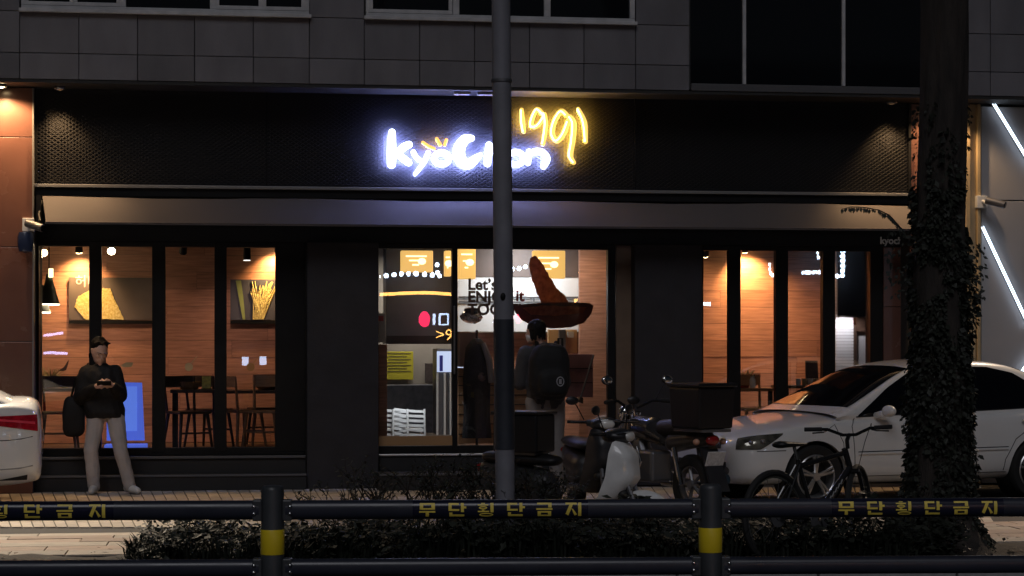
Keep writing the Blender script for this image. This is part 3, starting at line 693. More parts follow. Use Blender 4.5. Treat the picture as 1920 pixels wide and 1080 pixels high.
light('AREA', 'kitchen_light', at(985, 500, 2.3) + Vector((0, 0, .25)), 6, (.93, .96, 1.0), bld, .7, aim=at(985, 580, 3.6))
light('AREA', 'entrance_light', at(930, 480, .9) + Vector((0, 0, .3)), 12, (1, .72, .45), bld, .5, aim=at(930, 760, .9))
def slab(name, label, cat, px0, px1, pt, pb, y, d, m, grp=None, parts=None):
    a, b = at(px0, pb, y), at(px1, pt, y); t = thing(name, label, cat, ((a.x + b.x) / 2, y, a.z), group=grp)
    MB().box(a.x, b.x, y, y + d, a.z, b.z).build(parts or 'board', m, t, world=True, bevel=.004); return t, a, b
DPAN = mat('menu_dark', (.05, .05, .058), .4, var=.15)
t, a, b = slab('overhead_hood', 'wide dark hood board across the top of the left door leaf', 'hood', 724, 884, 452, 645, 2.2, .5, DPAN, parts='panel')
MB().box(a.x, b.x, 2.16, 2.198, a.z, a.z + .1).build('lower_trim', BLACK, t, world=True)
t, a, b = slab('notice_sheet', 'yellow notice sheet taped inside the left door leaf', 'notice', 722, 775, 659, 712, 3.52, .01, mat('notice_yellow', (.55, .47, .03), .6, var=.1), parts='sheet')
for k in range(7):
    z = b.z - .02 - k * .038; MB().box(a.x + .02 + (k % 3) * .01, b.x - .03 - (k % 2) * .05, 3.515, 3.518, z - .012, z).build('text_line', mat('notice_ink', (.16, .14, .04), .7), t, world=True)
t, a, b = slab('notice_sheet', 'narrow white notice with a red mark at the left door edge', 'notice', 709, 723, 587, 642, .2, .004, mat('notice_white', (.7, .6, .5), .6), parts='sheet')
MB().box(a.x + .005, a.x + .06, .196, .1985, b.z - .09, b.z - .03).build('red_mark', mat('notice_red', (.6, .04, .02), .6), t, world=True)
slab('wood_post', 'reddish timber post at the left edge of the door', 'post', 709, 726, 646, 828, .35, .08, WOOD, parts='board')
t, a, b = slab('display_fridge', 'tall white edged display fridge behind the door', 'fridge', 819, 868, 654, 815, 2.0, .5, GREYM, parts='body')
MB().box(a.x, b.x, 1.96, 1.998, b.z - .28, b.z - .03).build('light_band', emis('fridge_light', (.62, .72, 1.0), .9), t, world=True)
for px in (821, 835, 846): MB().box(at(px, 700, 1.9).x - .012, at(px, 700, 1.9).x + .012, 1.95, 1.995, a.z, b.z - .29).build('edge_strip', WHITEP, t, world=True)
MB().box(at(825, 700, 1.9).x, at(831, 700, 1.9).x, 1.94, 1.958, b.z - .27, b.z - .08).build('blue_tag', mat('tag_blue', (.05, .06, .5), .5), t, world=True)
slab('counter', 'low grey counter with dark goods behind the left door leaf', 'counter', 722, 818, 722, 812, 2.9, .4, mat('counter_grey', (.10, .10, .12), .5, var=.5, scale=12), parts='front')
slab('wall_board', 'dark round cornered board on the kitchen wall', 'board', 797, 819, 681, 718, 3.5, .02, mat('board_brown', (.06, .045, .04), .6, var=.4, scale=30))
def wchair(px, l):
    p = at(px, 812, 1.0); t = thing('slatted_chair', l, 'chair', (p.x, 1.0, .386), 0, group='white slatted chairs inside the door')
    for k in range(6): MB().grid(lambda u, v: (-.17 + .34 * u, .03 * math.sin(u * 3.14) - .05, .12 + .055 * k + .03 * v + .03 * (1 - u) ** 2), 8, 1).build('slat', WHITEW, t, fix=False)
    for sx in (-1, 1): MB().tube([(sx * .18, -.05, .44), (sx * .19, -.05, 0)], .012, 6).build('leg', WHITEW, t)
    for sx in (-1, 1): MB().tube([(sx * .17, .3, .2), (sx * .19, .32, 0)], .012, 6).build('leg', WHITEW, t)
    MB().box(-.17, .17, -.03, .3, .19, .21).build('seat', WHITEW, t)
wchair(766, 'white chair with curved slats low in the left door leaf'); wchair(734, 'white chair left of the curved slat chair')
light('AREA', 'counter_light', at(766, 730, .75), 3, (.85, .92, 1), bld, .4, aim=at(764, 812, 1.05))
# right leaf of the entrance
WB = mat('bright_board', (.75, .76, .78), .6, var=.04)
t, a, b = slab('white_screen', 'bright white partition board behind the printed lettering', 'partition', 858, 1112, 520, 622, 2.0, .05, WB)
for py in (557, 566): MB().tube([at(860, py, 1.97), at(1110, py + 1, 1.97)], .012, 6).build('rail', GREYM, t, world=True)
for px in (905, 1001, 1085): MB().tube([at(px, 557, 1.97), at(px, 567, 1.97)], .01, 6).build('rail_post', GREYM, t, world=True)
slab('bulkhead', 'dark brown bulkhead above the bright partition board', 'bulkhead', 856, 1120, 448, 519, 1.98, .3, mat('bulkhead_brown', (.10, .07, .06), .6, var=.15))
light('AREA', 'screen_light', at(985, 480, 1.45), 20, (.9, .95, 1), bld, .5, aim=at(985, 580, 2.0))
t, a, b = slab('shelf_unit', 'orange wooden shelf steps at the foot of the right door leaf', 'shelf', 859, 990, 690, 832, .9, .3, LWOOD, parts='body')
for py in (707, 724, 742, 760, 778, 796, 815): z = at(870, py, .88).z; MB().box(a.x, b.x, .885, .899, z, z + .012).build('gap', DWOOD, t, world=True)
slab('cardboard_box', 'pinkish carton standing on the wooden shelf steps', 'box', 862, 896, 623, 688, .8, .25, mat('carton_pink', (.42, .26, .22), .7, var=.1))
t, a, b = slab('wall_shelf', 'warm lit tan shelf wall right of the backpack wearer', 'shelf', 1028, 1082, 618, 662, 1.4, .06, mat('tan_board', (.62, .40, .2), .6), parts='back_board')
MB().box(at(1048, 640, 1.36).x, at(1060, 640, 1.36).x, 1.33, 1.395, at(1050, 655, 1.36).z, b.z).build('grey_box', GREYM, t, world=True); MB().box(at(1064, 640, 1.36).x, at(1075, 640, 1.36).x, 1.33, 1.395, at(1050, 633, 1.36).z, at(1050, 622, 1.36).z).build('white_card', WHITEW, t, world=True)
t, a, b = slab('drawer_cabinet', 'dusky pink cabinet behind the handlebars', 'cabinet', 1060, 1112, 664, 745, 1.0, .4, mat('cab_pink', (.28, .14, .15), .5), parts='body')
for k in (.33, .66): MB().box(a.x + .01, b.x - .01, .992, .999, a.z + (b.z - a.z) * k, a.z + (b.z - a.z) * k + .008).build('drawer_gap', BLACK, t, world=True)
slab('wood_partition', 'reddish timber partition at the right side of the entrance', 'partition', 1086, 1180, 452, 850, 1.9, .06, WOOD)
light('SPOT', 'partition_light', at(1110, 455, 1.2), 12, WARM2, bld, .04, 120, .8, at(1120, 640, 1.9))
a, b = at(1113, 665, .5), at(1089, 745, .5); t = thing('mop', 'thin mop stick leaning inside the glass by the handlebars', 'mop', b); MB().tube([a, b], .011, 8).build('stick', GREYM, t, world=True); MB().tube([b, b + (b - a) * .12], [.03, .05], 8).build('head', DWOOD, t, world=True)
slab('wood_screen', 'brown timber screen closing the lower part of the entrance', 'screen', 880, 1190, 624, 850, 2.3, .05, WOOD)
# hanging coat inside the door
p = at(894, 740, .55); t = thing('coat_rack', 'dark coat hanging on a rack just inside the door glass', 'coat rack', (p.x, .55, .386)); 
MB().lathe([(.0, 1.26), (.05, 1.25), (.13, 1.15), (.16, .8), (.15, .4), (.17, .12), (0, .12)], n=14).xf(Matrix.Diagonal((1, .6, 1, 1))).build('coat', mat('coat_dark', (.02, .02, .025), .8, var=.4, scale=12, bump=.5), t, smooth=True)
MB().tube([(0, 0, 0), (0, 0, 1.35)], .015, 8).build('pole', BLACK, t); MB().tube([(-.2, 0, .01), (.2, 0, .01)], .015, 6).build('foot', BLACK, t)
MB().tube([(.06, -.1, 1.2), (.13, -.11, 1.0), (.15, -.11, .75)], [.03, .04, .03], 8).build('scarf', mat('scarf_pale', (.5, .42, .4), .8), t, smooth=True)
p = at(884, 594, .7); t = thing('wrapped_bowl', 'crumpled silver wrapped bundle with a dark lid on the carton', 'bundle', p)
rg = random.Random(4); bm_ = MB().sph(p, (.13, .09, .075), 16, 10); bm_.v = [v + Vector([rg.uniform(-.012, .012) for _ in range(3)]) for v in bm_.v]; bm_.build('foil', mat('foil', (.7, .72, .78), .25, metal=.9), t, world=True)
MB().lathe([(.09, 0), (.08, .035), (.03, .05), (0, .05)], p + Vector((0, 0, .06)), n=18).build('lid', BLKP, t, world=True, smooth=True)
# printing on the door glass
yg = .010
pr = thing('door_lettering', 'brown and red printed words on the right door glass', 'lettering', at(930, 600, yg))
INK = mat('ink_brown', (.13, .075, .05), .6); INKR = mat('ink_red', (.42, .05, .03), .6)
for s, px, py, m in (("Let’s", 877, 543, INK), ('ENJOY', 877, 566, INK), ('it', 967, 564, INKR), ('TOGETHER', 877, 590, INK)):
    put('printed_word', textmesh(s, .172, .001, .006), m, pr, loc=at(px, py, yg) - wloc(pr))
fp = thing('door_print', 'large printed chicken strip dipping into a dark sauce bowl on the door glass', 'print', at(1045, 600, yg))
MB().prism(pxpoly(blob([(994, 484), (1003, 479), (1012, 487), (1021, 500), (1031, 520), (1044, 540), (1060, 555), (1068, 570), (1066, 584), (1026, 583), (1015, 568), (1005, 547), (997, 522), (992, 500)], 1.0, 5, 9), yg, 0), yg + .0, yg + .001).build('chicken_strip', film('strip_film', (.42, .165, .075), (.70, .33, .15), 16), fp, world=True)
MB().prism(pxpoly([(962, 574), (985, 570), (1030, 567), (1075, 567), (1105, 568), (1113, 573), (1108, 590), (1095, 605), (1070, 614), (1035, 616), (1000, 612), (978, 600), (966, 586)], yg, 0), yg - .003, yg - .0015).build('bowl', film('bowl_film', (.16, .07, .055), (.24, .11, .08), 6), fp, world=True)
MB().prism(pxpoly(blob([(980, 577), (1015, 573), (1060, 574), (1100, 576), (1092, 587), (1040, 592), (995, 590)], .8, 4), yg, 0), yg - .006, yg - .0045).build('sauce', film('sauce_film', (.70, .14, .06), (.95, .30, .12), 14), fp, world=True)

# ------------------------------------------------------------------ things inside: right dining room
spotlight(at(1396, 462, 1.70), 'black spotlight washing the right wood wall with orange light', 110, at(1400, 535, YR), 110)
spotlight(at(1322, 470, 1.4), 'black spotlight near the dark pillar in the right window', 10, at(1330, 600, YR), 110)
for pa, e in ((1350, 38), (1440, 30), (1512, 34)): light('SPOT', 'added_wall_spot', (X(pa, .95), .95, 2.88), e, (1, .58, .40), bld, .06, 76, 1.0, aim=at(pa + 10, 690, YR))  # added spots with no fixture, brightening the right wood wall
table(1405, 727, 1.2, .75, .6, 'dark table in the right dining room by the pillar', LWOOD); table(1518, 722, 1.0, .8, .55, 'dark table beside the parked sedan roof')
chair(1412, .8, .2, 'pale wood chair at the right dining table', LWOOD)
z3 = at(1405, 727, 1.2).z; z4 = at(1518, 722, 1.0).z
onz(1396, 1.15, z3, flowers, 'potted_plant', 'pale leafy plant on the table of the right room', 'plant'); onz(1411, 1.05, z3, lambda t: jar(t, (.75, .75, .72), .14), 'jar', 'white jar on the right dining table', 'jar')
onz(1522, .95, z4, lambda t: MB().obox((0, 0, .15), .15, .02, .28, (R(-8), 0, 0)).build('frame', DWOOD, t), 'picture_frame', 'dark framed card on the table beside the sedan', 'picture frame')
for k in range(5):
    l = ['white cup nearest the pillar end of the row', 'tan cup second in the row of cups', 'white cup in the middle of the row', 'tan cup fourth in the row of cups', 'red cup at the far end of the row'][k]
    onz(1497 + k * 11, .85, z4, lambda t: MB().lathe([(0, 0), (.025, 0), (.032, .08), (.027, .078), (.022, .01), (0, .01)], n=14).build('cup_body', [WHITEP, mat('cup_tan', (.5, .35, .2), .4), WHITEP, MATS.get('cup_tan') or WHITEP, mat('cup_red', (.5, .12, .05), .4)][k], t, smooth=True), 'cup', l, 'cup', 'cups on the table beside the sedan')
# white tiled side wall, blind and grey door behind the fourth pane
t, a, b = slab('tiled_wall', 'white narrow tiled wall behind the fourth right pane', 'wall', 1566, 1600, 470, 740, 1.2, .05, mat('grout', (.4, .38, .37), .8), parts='backing')
nz_ = 46; tz = (b.z - a.z) / nz_; TW = mat('white_tile', (.62, .60, .60), .5, rnd=.08)
tm = MB().box(0, b.x - a.x - .004, -.012, -.001, 0, tz - .006).mesh('tile'); fixn(tm)
for k in range(nz_): put('tile', tm, TW, t, loc=Vector((a.x + .002, 1.2, a.z + k * tz)) - wloc(t))
t, a, b = slab('roller_blind', 'dark roller blind hanging above the grey door', 'blind', 1571, 1640, 455, 592, .9, .02, mat('blind', (.055, .04, .038), .8, var=.1), parts='cloth'); MB().box(a.x, b.x, .89, .925, a.z - .02, a.z - .002).build('hem_bar', TRIM, t, world=True)
t, a, b = slab('grey_door', 'plain grey inner door under the dark blind', 'door', 1604, 1640, 622, 745, 1.25, .05, mat('door_grey', (.35, .33, .33), .5), parts='leaf'); MB().box(a.x - .06, a.x - .004, 1.2, 1.32, a.z, b.z + .08).build('jamb', DWOOD, t, world=True); MB().box(a.x, b.x, 1.2, 1.32, b.z + .005, b.z + .2).build('lintel', DWOOD, t, world=True)
light('SPOT', 'tile_light', at(1588, 585, 1.0), 14, (.95, .93, 1), bld, .04, 130, .6, aim=at(1592, 700, 1.2))

# ------------------------------------------------------------------ across the street: what the glass reflects
YM = 30.0
def mir(px, py): p = at(px, py, YM); return Vector((p.x, -YM, p.z))
op = thing('opposite_building', 'dark shop row across the street seen only as reflections', 'building', (0, -YM - .6, 0))
MB().box(-14, 26, -YM - 3, -YM - .5, 0, 9).build('wall', mat('opposite_wall', (.05, .05, .055), .8), op, world=True)
def strip(name, label, cat, pts, rad, m, grp='lit signs reflected in the glass'):
    P = [mir(*q) for q in pts]; o = MB().tube(P, rad, 8).build(name, m, org=P[0]); tag(o, label, cat, grp)
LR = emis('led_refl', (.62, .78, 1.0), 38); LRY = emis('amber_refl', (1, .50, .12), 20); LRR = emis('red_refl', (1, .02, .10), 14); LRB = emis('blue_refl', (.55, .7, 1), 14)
def bulbs(label, pts, r=.065):
    t = thing('bulb_string', label, 'string lights', mir(*pts[0]), group='bulb strings reflected in the glass')
    for q in pts: MB().sph(mir(*q), r, 8, 6).build('bulb', LR, t, world=True, smooth=True)
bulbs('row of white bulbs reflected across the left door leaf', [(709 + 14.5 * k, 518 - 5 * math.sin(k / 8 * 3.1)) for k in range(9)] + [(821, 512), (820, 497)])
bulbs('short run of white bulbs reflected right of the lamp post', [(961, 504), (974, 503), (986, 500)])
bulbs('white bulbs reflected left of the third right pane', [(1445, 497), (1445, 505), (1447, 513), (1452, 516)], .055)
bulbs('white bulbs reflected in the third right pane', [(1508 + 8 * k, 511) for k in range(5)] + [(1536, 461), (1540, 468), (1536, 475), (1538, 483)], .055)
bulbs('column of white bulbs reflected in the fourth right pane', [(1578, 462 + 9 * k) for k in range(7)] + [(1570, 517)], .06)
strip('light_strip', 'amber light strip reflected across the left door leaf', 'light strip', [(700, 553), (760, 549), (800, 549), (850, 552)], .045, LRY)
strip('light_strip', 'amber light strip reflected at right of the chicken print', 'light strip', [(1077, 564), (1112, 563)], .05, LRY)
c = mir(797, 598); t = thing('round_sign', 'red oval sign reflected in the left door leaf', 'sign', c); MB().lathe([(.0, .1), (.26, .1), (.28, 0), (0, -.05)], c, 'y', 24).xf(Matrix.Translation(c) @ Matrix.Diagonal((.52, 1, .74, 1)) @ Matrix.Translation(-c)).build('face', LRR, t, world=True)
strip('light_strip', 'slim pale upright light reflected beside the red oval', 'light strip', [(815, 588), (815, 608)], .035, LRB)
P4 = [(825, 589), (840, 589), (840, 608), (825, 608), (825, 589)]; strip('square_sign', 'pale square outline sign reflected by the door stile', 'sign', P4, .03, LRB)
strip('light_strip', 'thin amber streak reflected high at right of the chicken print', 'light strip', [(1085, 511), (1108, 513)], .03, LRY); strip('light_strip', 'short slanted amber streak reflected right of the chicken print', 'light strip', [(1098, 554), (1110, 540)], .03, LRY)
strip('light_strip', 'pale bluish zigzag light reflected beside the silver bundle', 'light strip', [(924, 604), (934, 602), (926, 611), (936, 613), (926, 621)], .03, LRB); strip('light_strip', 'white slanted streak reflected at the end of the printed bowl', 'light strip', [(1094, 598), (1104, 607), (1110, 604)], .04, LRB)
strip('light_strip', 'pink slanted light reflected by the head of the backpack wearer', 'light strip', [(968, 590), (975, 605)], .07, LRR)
for k, s in enumerate(([(840, 636), (844, 630)], [(829, 628), (834, 632), (829, 637)])): pass
strip('light_strip', 'wide bluish light reflected in the fourth left pane', 'light strip', [(455, 677), (470, 677)], .12, emis('blue_soft', (.6, .72, 1), 9)); strip('light_strip', 'second bluish light reflected in the fourth left pane', 'light strip', [(487, 676), (499, 676)], .12, MATS['blue_soft'])
strip('light_strip', 'violet light streak reflected low in the first left pane', 'light strip', [(74, 662), (100, 661), (128, 663)], .035, emis('violet', (.6, .55, 1), 12)); strip('light_strip', 'violet light streak reflected higher in the first left pane', 'light strip', [(74, 629), (98, 627), (122, 624)], .035, MATS['violet'])
strip('light_strip', 'white streak reflected in the first right pane', 'light strip', [(1316, 570), (1330, 569)], .05, LR)
nn = textmesh('>91', .42, .02, -.004); o = put('lit_number', nn, LRY, loc=mir(842, 637)); o.rotation_euler = (0, 0, R(180)); o.scale = (-1, 1, 1); tag(o, 'amber number reflected at the door stile', 'sign')
o.location = mir(817, 637)
from mathutils import noise as mnoise
# ------------------------------------------------------------------ lamp post (grey pole)
PB = gnd(948, 1036); PB.z = 0
po = thing('utility_pole', 'grey round street pole standing in front of the lit letters', 'pole', PB)
tilt = Vector((-.036 / 4.2, 0, 1)); pr_ = .0735
POLEM = mat('pole_paint', (.20, .20, .225), .5, var=.12, scale=5, bump=.1)
MB().tube([tilt * z for z in (0, 1, 2, 4, 7)], [pr_, pr_, pr_, pr_ * .97, pr_ * .9], 28).build('shaft', POLEM, po, smooth=True)
MB().tube([tilt * .78, tilt * 1.76], pr_ + .004, 28).build('sleeve', mat('pole_sleeve', (.028, .032, .042), .55, var=.2), po, smooth=True)
MB().lathe([(.135, -.02), (.135, .03), (.1, .05), (pr_ + .004, .12), (pr_ + .002, .13)], n=24).build('base_flange', POLEM, po, smooth=True)
MB().tube([tilt * 3.55 + Vector((-.0, 0, 0)), tilt * 3.57], pr_ + .006, 28).build('band', GREYM, po, smooth=True)
MB().sph(Vector((-.03, -.074, 1.93)), (.02, .012, .03), 10, 6).build('cable_plug', BLACK, po)

# ------------------------------------------------------------------ tree wrapped in ivy
TB = gnd(1759, 1034); TB.z = 0
tr = thing('street_tree', 'thick dark tree trunk wrapped in ivy in front of the white sedan', 'tree', TB)
BARK = mat('bark', (.030, .024, .020), .95, var=.5, scale=6, stretch=(3, 3, .5), bump=1.0, bscale=40)
def trad(z): return .175 + .05 * max(0, 1 - z / 3.2) + .055 * math.exp(-z / .5) + .22 * math.exp(-max(z, 0) / .13)
def trc(z): return Vector((.03 * z / 4 * 1.2 + .01 * math.sin(z * 2), 0, z))
def trf(u, v):
    z = -.05 + 7 * v ** 1.6; a = 2 * math.pi * u; r = trad(z) * (1 + .05 * math.sin(5 * a + z) + .03 * math.sin(11 * a - z * 2)) + .22 * math.exp(-max(z, 0) / .13) * .45 * math.sin(4 * a + .6)
    return trc(z) + Vector((r * math.cos(a), r * math.sin(a), 0))
tk = MB().grid(trf, 48, 70).build('trunk', BARK, tr, smooth=True)
for a, l in ((.5, 1.6), (2.6, 1.5), (4.4, 1.4)):
    MB().tube([trc(6.2), trc(6.6) + Vector((.3 * math.cos(a), .3 * math.sin(a), 0)), trc(7 + l) + Vector((1.1 * math.cos(a), 1.1 * math.sin(a), 0))], [.12, .09, .03], 8).build('limb', BARK, tr, smooth=True)
def leafmesh(mb, c, d, up, s, w=.8):
    d = d.normalized(); sd = d.cross(up).normalized(); n = sd.cross(d)
    mb.add([c, c + d * s * .5 + sd * s * w * .5 + n * s * .06, c + d * s * 1.05, c + d * s * .5 - sd * s * w * .5 + n * s * .06], [(0, 1, 2), (0, 2, 3)])
IVY = mat('ivy_leaf', (.020, .023, .017), .6, rnd=.5, island=True, spec=.3); IVYW = IVY
rg = random.Random(11); iv = MB()
for i in range(20000):
    z = rg.uniform(.02, 2.75) if rg.random() < .93 else rg.uniform(2.6, 3.4)
    a = rg.uniform(0, 2 * math.pi); clump = mnoise.noise(Vector((math.cos(a) * 1.5, math.sin(a) * 1.5, z * 2.2)))
    if clump < -.38 + (max(0, z - 2.2)) * .5 - (.3 if z < .5 else 0): continue
    r = trad(z) - .005 + max(0.015, .035 + clump * .08) * rg.random() * (1.2 if z < 2.4 else .7)
    o = Vector((math.cos(a), math.sin(a), 0)); c = trc(z) + o * r
    d = Vector((rg.uniform(-.6, .6), rg.uniform(-.6, .6), -rg.uniform(.2, 1))) + o * rg.uniform(.1, .7)
    leafmesh(iv, c, d, o + Vector((rg.uniform(-.8, .8), rg.uniform(-.8, .8), rg.uniform(-.3, .5))), rg.choice([.014, .02, .026, .034, .055]) * rg.uniform(.8, 1.2), rg.uniform(.5, 1.0))
iv.build('ivy', IVY, tr, fix=False)['kind'] = 'stuff'
vn = MB(); vl = MB(); q = [(1696, 436), (1682, 420), (1668, 404), (1648, 394), (1620, 389), (1596, 388), (1578, 392)]
P = [at(x, y, TB.y - .1) - TB for x, y in q]; vn.tube(P, [.008, .007, .006, .005, .004, .003, .002], 5); vn.build('vine_stem', IVYW, tr)
for i in range(44):
    f = i / 43 * (len(P) - 1.01); k = int(f); c = P[k].lerp(P[k + 1], f - k)
    leafmesh(vl, c, Vector((rg.uniform(-.5, .5), rg.uniform(-.5, .2), -1)), Vector((0, -1, .2)), rg.uniform(.028, .05), .55)
for i in range(110):
    c = at(rg.uniform(1660, 1700), rg.uniform(430, 560), TB.y - .05) - TB
    if rg.random() < (c.x + .75) * 1.6: leafmesh(vl, c, Vector((rg.uniform(-1, .3), rg.uniform(-.5, .2), -rg.random())), Vector((0, -1, .4)), rg.uniform(.025, .05), .6)
for i in range(60):
    c = at(rg.uniform(1826, 1846), rg.uniform(455, 560), TB.y - .05) - TB; leafmesh(vl, c, Vector((rg.uniform(-.3, 1), -.2, -rg.random())), Vector((0, -1, .4)), rg.uniform(.025, .045), .6)
vl.build('vine_leaves', IVY, tr, fix=False)['kind'] = 'stuff'

# ------------------------------------------------------------------ planting in the bed
GRS = mat('grass_blade', (.010, .013, .009), .7, rnd=.6, island=True, spec=.2); rg = random.Random(21); gr = MB()
def inbed(): return rg.uniform(YK + .08, YE - .02)
def blade(x, y, h, lean, w=.008):
    a = rg.uniform(0, 6.28); dx, dy = math.cos(a) * lean, math.sin(a) * lean; sx, sy = -math.sin(a) * w, math.cos(a) * w
    z0 = -.02; p = [(x, y, z0), (x + dx * .35, y + dy * .35, h * .65), (x + dx, y + dy, h * rg.uniform(.75, 1.0))]
    gr.add([(p[0][0] - sx, p[0][1] - sy, p[0][2]), (p[0][0] + sx, p[0][1] + sy, p[0][2]), (p[1][0] + sx, p[1][1] + sy, p[1][2]), (p[1][0] - sx, p[1][1] - sy, p[1][2]), p[2]], [(0, 1, 2, 3), (3, 2, 4)])
x0g, x1g = gnd(262, 1030).x, gnd(1700, 1030).x
for i in range(1700):
    cx, cy = rg.uniform(x0g, x1g), inbed(); hn_ = .8 + .9 * mnoise.noise(Vector((cx * 1.7, cy * 1.1, 9)))
    if mnoise.noise(Vector((cx * 2, cy * 2, 3))) < -.5: continue
    hh = max(.08, rg.uniform(.16, .30) * (1.25 if cy < -7.7 else 1.1) * hn_)
    for k in range(11): blade(cx + rg.gauss(0, .03), cy + rg.gauss(0, .03), hh, rg.uniform(.04, .16))
for i in range(60):
    for k in range(7): 
        cx = rg.uniform(-6, gnd(8, 1035).x); blade(cx, rg.uniform(-7.6, -7.0), rg.uniform(.05, .16), .07)
tag(gr.build('grass', GRS, fix=False), 'dark strappy grass filling the planting bed behind the road fence', 'grass', kind='stuff')
gc = MB()
x0v, x1v = gnd(275, 1030).x, gnd(1730, 1030).x
for i in range(26000):
    x, y = rg.uniform(x0v, x1v), inbed(); n_ = mnoise.noise(Vector((x * 2.3, y * 2.3, 0)))
    if n_ < -.5 or (x < x0v + 2.6 and rg.random() < .45): continue
    z = .04 + max(.12, .22 + n_ * .25) * rg.random() * (1.2 if y < -7.6 else 1.0)
    leafmesh(gc, Vector((x, y, z)), Vector((rg.uniform(-1, 1), rg.uniform(-1, 1), rg.uniform(-.5, .3))), Vector((rg.uniform(-.4, .4), -.4, 1)), rg.choice([.02, .03, .045, .07]) * rg.uniform(.8, 1.2))
tag(gc.build('ground_cover', IVY, fix=False), 'dark ivy leaves spreading over the bed around the trunk', 'ground cover', kind='stuff')
lt = MB()
for i in range(500):
    x = rg.uniform(-3, 7); y = inbed(); leafmesh(lt, Vector((x, y, .03 + .03 * rg.random())), Vector((rg.uniform(-1, 1), rg.uniform(-1, 1), .1)), Vector((.1, 0, 1)), rg.uniform(.03, .06), .6)
tag(lt.build('fallen_leaves', mat('dry_leaf', (.13, .09, .055), .7, rnd=.5, island=True), fix=False), 'dry fallen leaves scattered on the soil of the planting bed', 'leaves', kind='stuff')
TWIG = mat('twig', (.035, .028, .022), .8)
def shrub(px, py, h, wd, n, leaves, label, seed):
    rg = random.Random(seed); b = gnd(px, py); b.z = 0; t = thing('shrub', label, 'shrub', b, group='low shrubs in the planting bed'); br = MB(); lv = MB()
    def grow(p, d, l, r, lev):
        pts = [p]; q = p
        for k in range(3):
            d = (d + Vector((rg.uniform(-.3, .3), rg.uniform(-.3, .3), rg.uniform(-.15, .2)))).normalized(); q = q + d * l / 3; pts.append(q)
        br.tube(pts, [r, r * .85, r * .7, r * .5], 5)
        if lev:
            for k in range(3 if lev > 1 else 4): grow(pts[rg.choice([1, 2, 3, 3])], d + Vector((rg.uniform(-.9, .9), rg.uniform(-.9, .9), rg.uniform(-.2, .5))), l * .62, r * .55, lev - 1)
        for k in range(leaves if lev < 2 else 0):
            c = pts[rg.choice([1, 2, 3])]; leafmesh(lv, c, Vector((rg.uniform(-1, 1), rg.uniform(-1, 1), rg.uniform(-.6, .6))), Vector((0, -.3, 1)), rg.uniform(.022, .045), .55)
    for k in range(n): a = 6.28 * k / n + rg.random(); grow(Vector((rg.uniform(-.1, .1), rg.uniform(-.06, .06), -.03)), Vector((math.cos(a) * wd, math.sin(a) * wd * .5, 1)), h * .55, .011, 2)
    br.build('branches', TWIG, t); lv.build('leaves', IVY, t, fix=False)
TWIG.node_tree.nodes['Principled BSDF'].inputs['Specular IOR Level'].default_value = .2
shrub(670, 1036, .62, .6, 7, 5, 'bare twiggy shrub farthest left of the pole', 1); shrub(755, 1032, .78, .7, 8, 5, 'twiggy shrub midway between the fence post and the pole', 2)
shrub(838, 1036, .72, .6, 8, 6, 'twiggy shrub below the door sill', 3); shrub(905, 1032, .74, .6, 9, 7, 'denser shrub touching the left side of the pole', 4)
shrub(1005, 1034, .66, .6, 9, 8, 'dark leafy shrub just right of the pole under the scooter box', 5); shrub(1110, 1040, .40, .8, 7, 6, 'small curling shrub in front of the scooter leg shield', 6); shrub(1395, 1040, .42, .8, 8, 8, 'low leafy shrub under the bicycle rear wheel', 7)

# ------------------------------------------------------------------ road fence
FE = mat('fence_paint', (.024, .027, .040), .33, var=.12, scale=7); FEP = mat('fence_post', (.042, .046, .050), .45, var=.2, scale=8)
YEL = mat('reflective_yellow', (.80, .60, .02), .4, var=.06, scale=4); YLT = mat('letter_yellow', (.85, .66, .10), .45, var=.12, scale=20); NAVY = mat('navy_band', (.010, .011, .026), .25)
def pt(px, t): u = (px - 960) / F; return Vector((t * (SN + CS * u), CY + t * (CS - SN * u), 0))
P1, P2 = pt(511, 9.1), pt(1332, 9.195); D = P2 - P1; L = D.length; ang = math.atan2(D.y, D.x)
fe = thing('road_fence', 'dark road median fence with yellow banded posts and yellow lettering on its rail', 'fence', P1, ang)
def rail_y(z, zc, hh): k = max(-1, min(1, (z - zc) / hh)); return -.032 * math.sqrt(max(0, 1 - abs(k) ** 2.6)) - .006
def rail(x0, x1, z0, z1, name='rail'):
    zc, hh = (z0 + z1) / 2, (z1 - z0) / 2; n = 16; mb = MB(); prof = []
    for k in range(n + 1): z = zc - hh * math.cos(math.pi * k / n); prof.append((rail_y(z, zc, hh), z))
    for k in range(n + 1): z = zc + hh * math.cos(math.pi * k / n); prof.append((-rail_y(z, zc, hh), z))
    m = len(prof); mb.add([(x0, y, z) for y, z in prof] + [(x1, y, z) for y, z in prof], [(i, (i + 1) % m, m + (i + 1) % m, m + i) for i in range(m)] + [tuple(range(m - 1, -1, -1)), tuple(range(m, 2 * m))])
    return mb.build(name, FE, fe, smooth=True), zc, hh
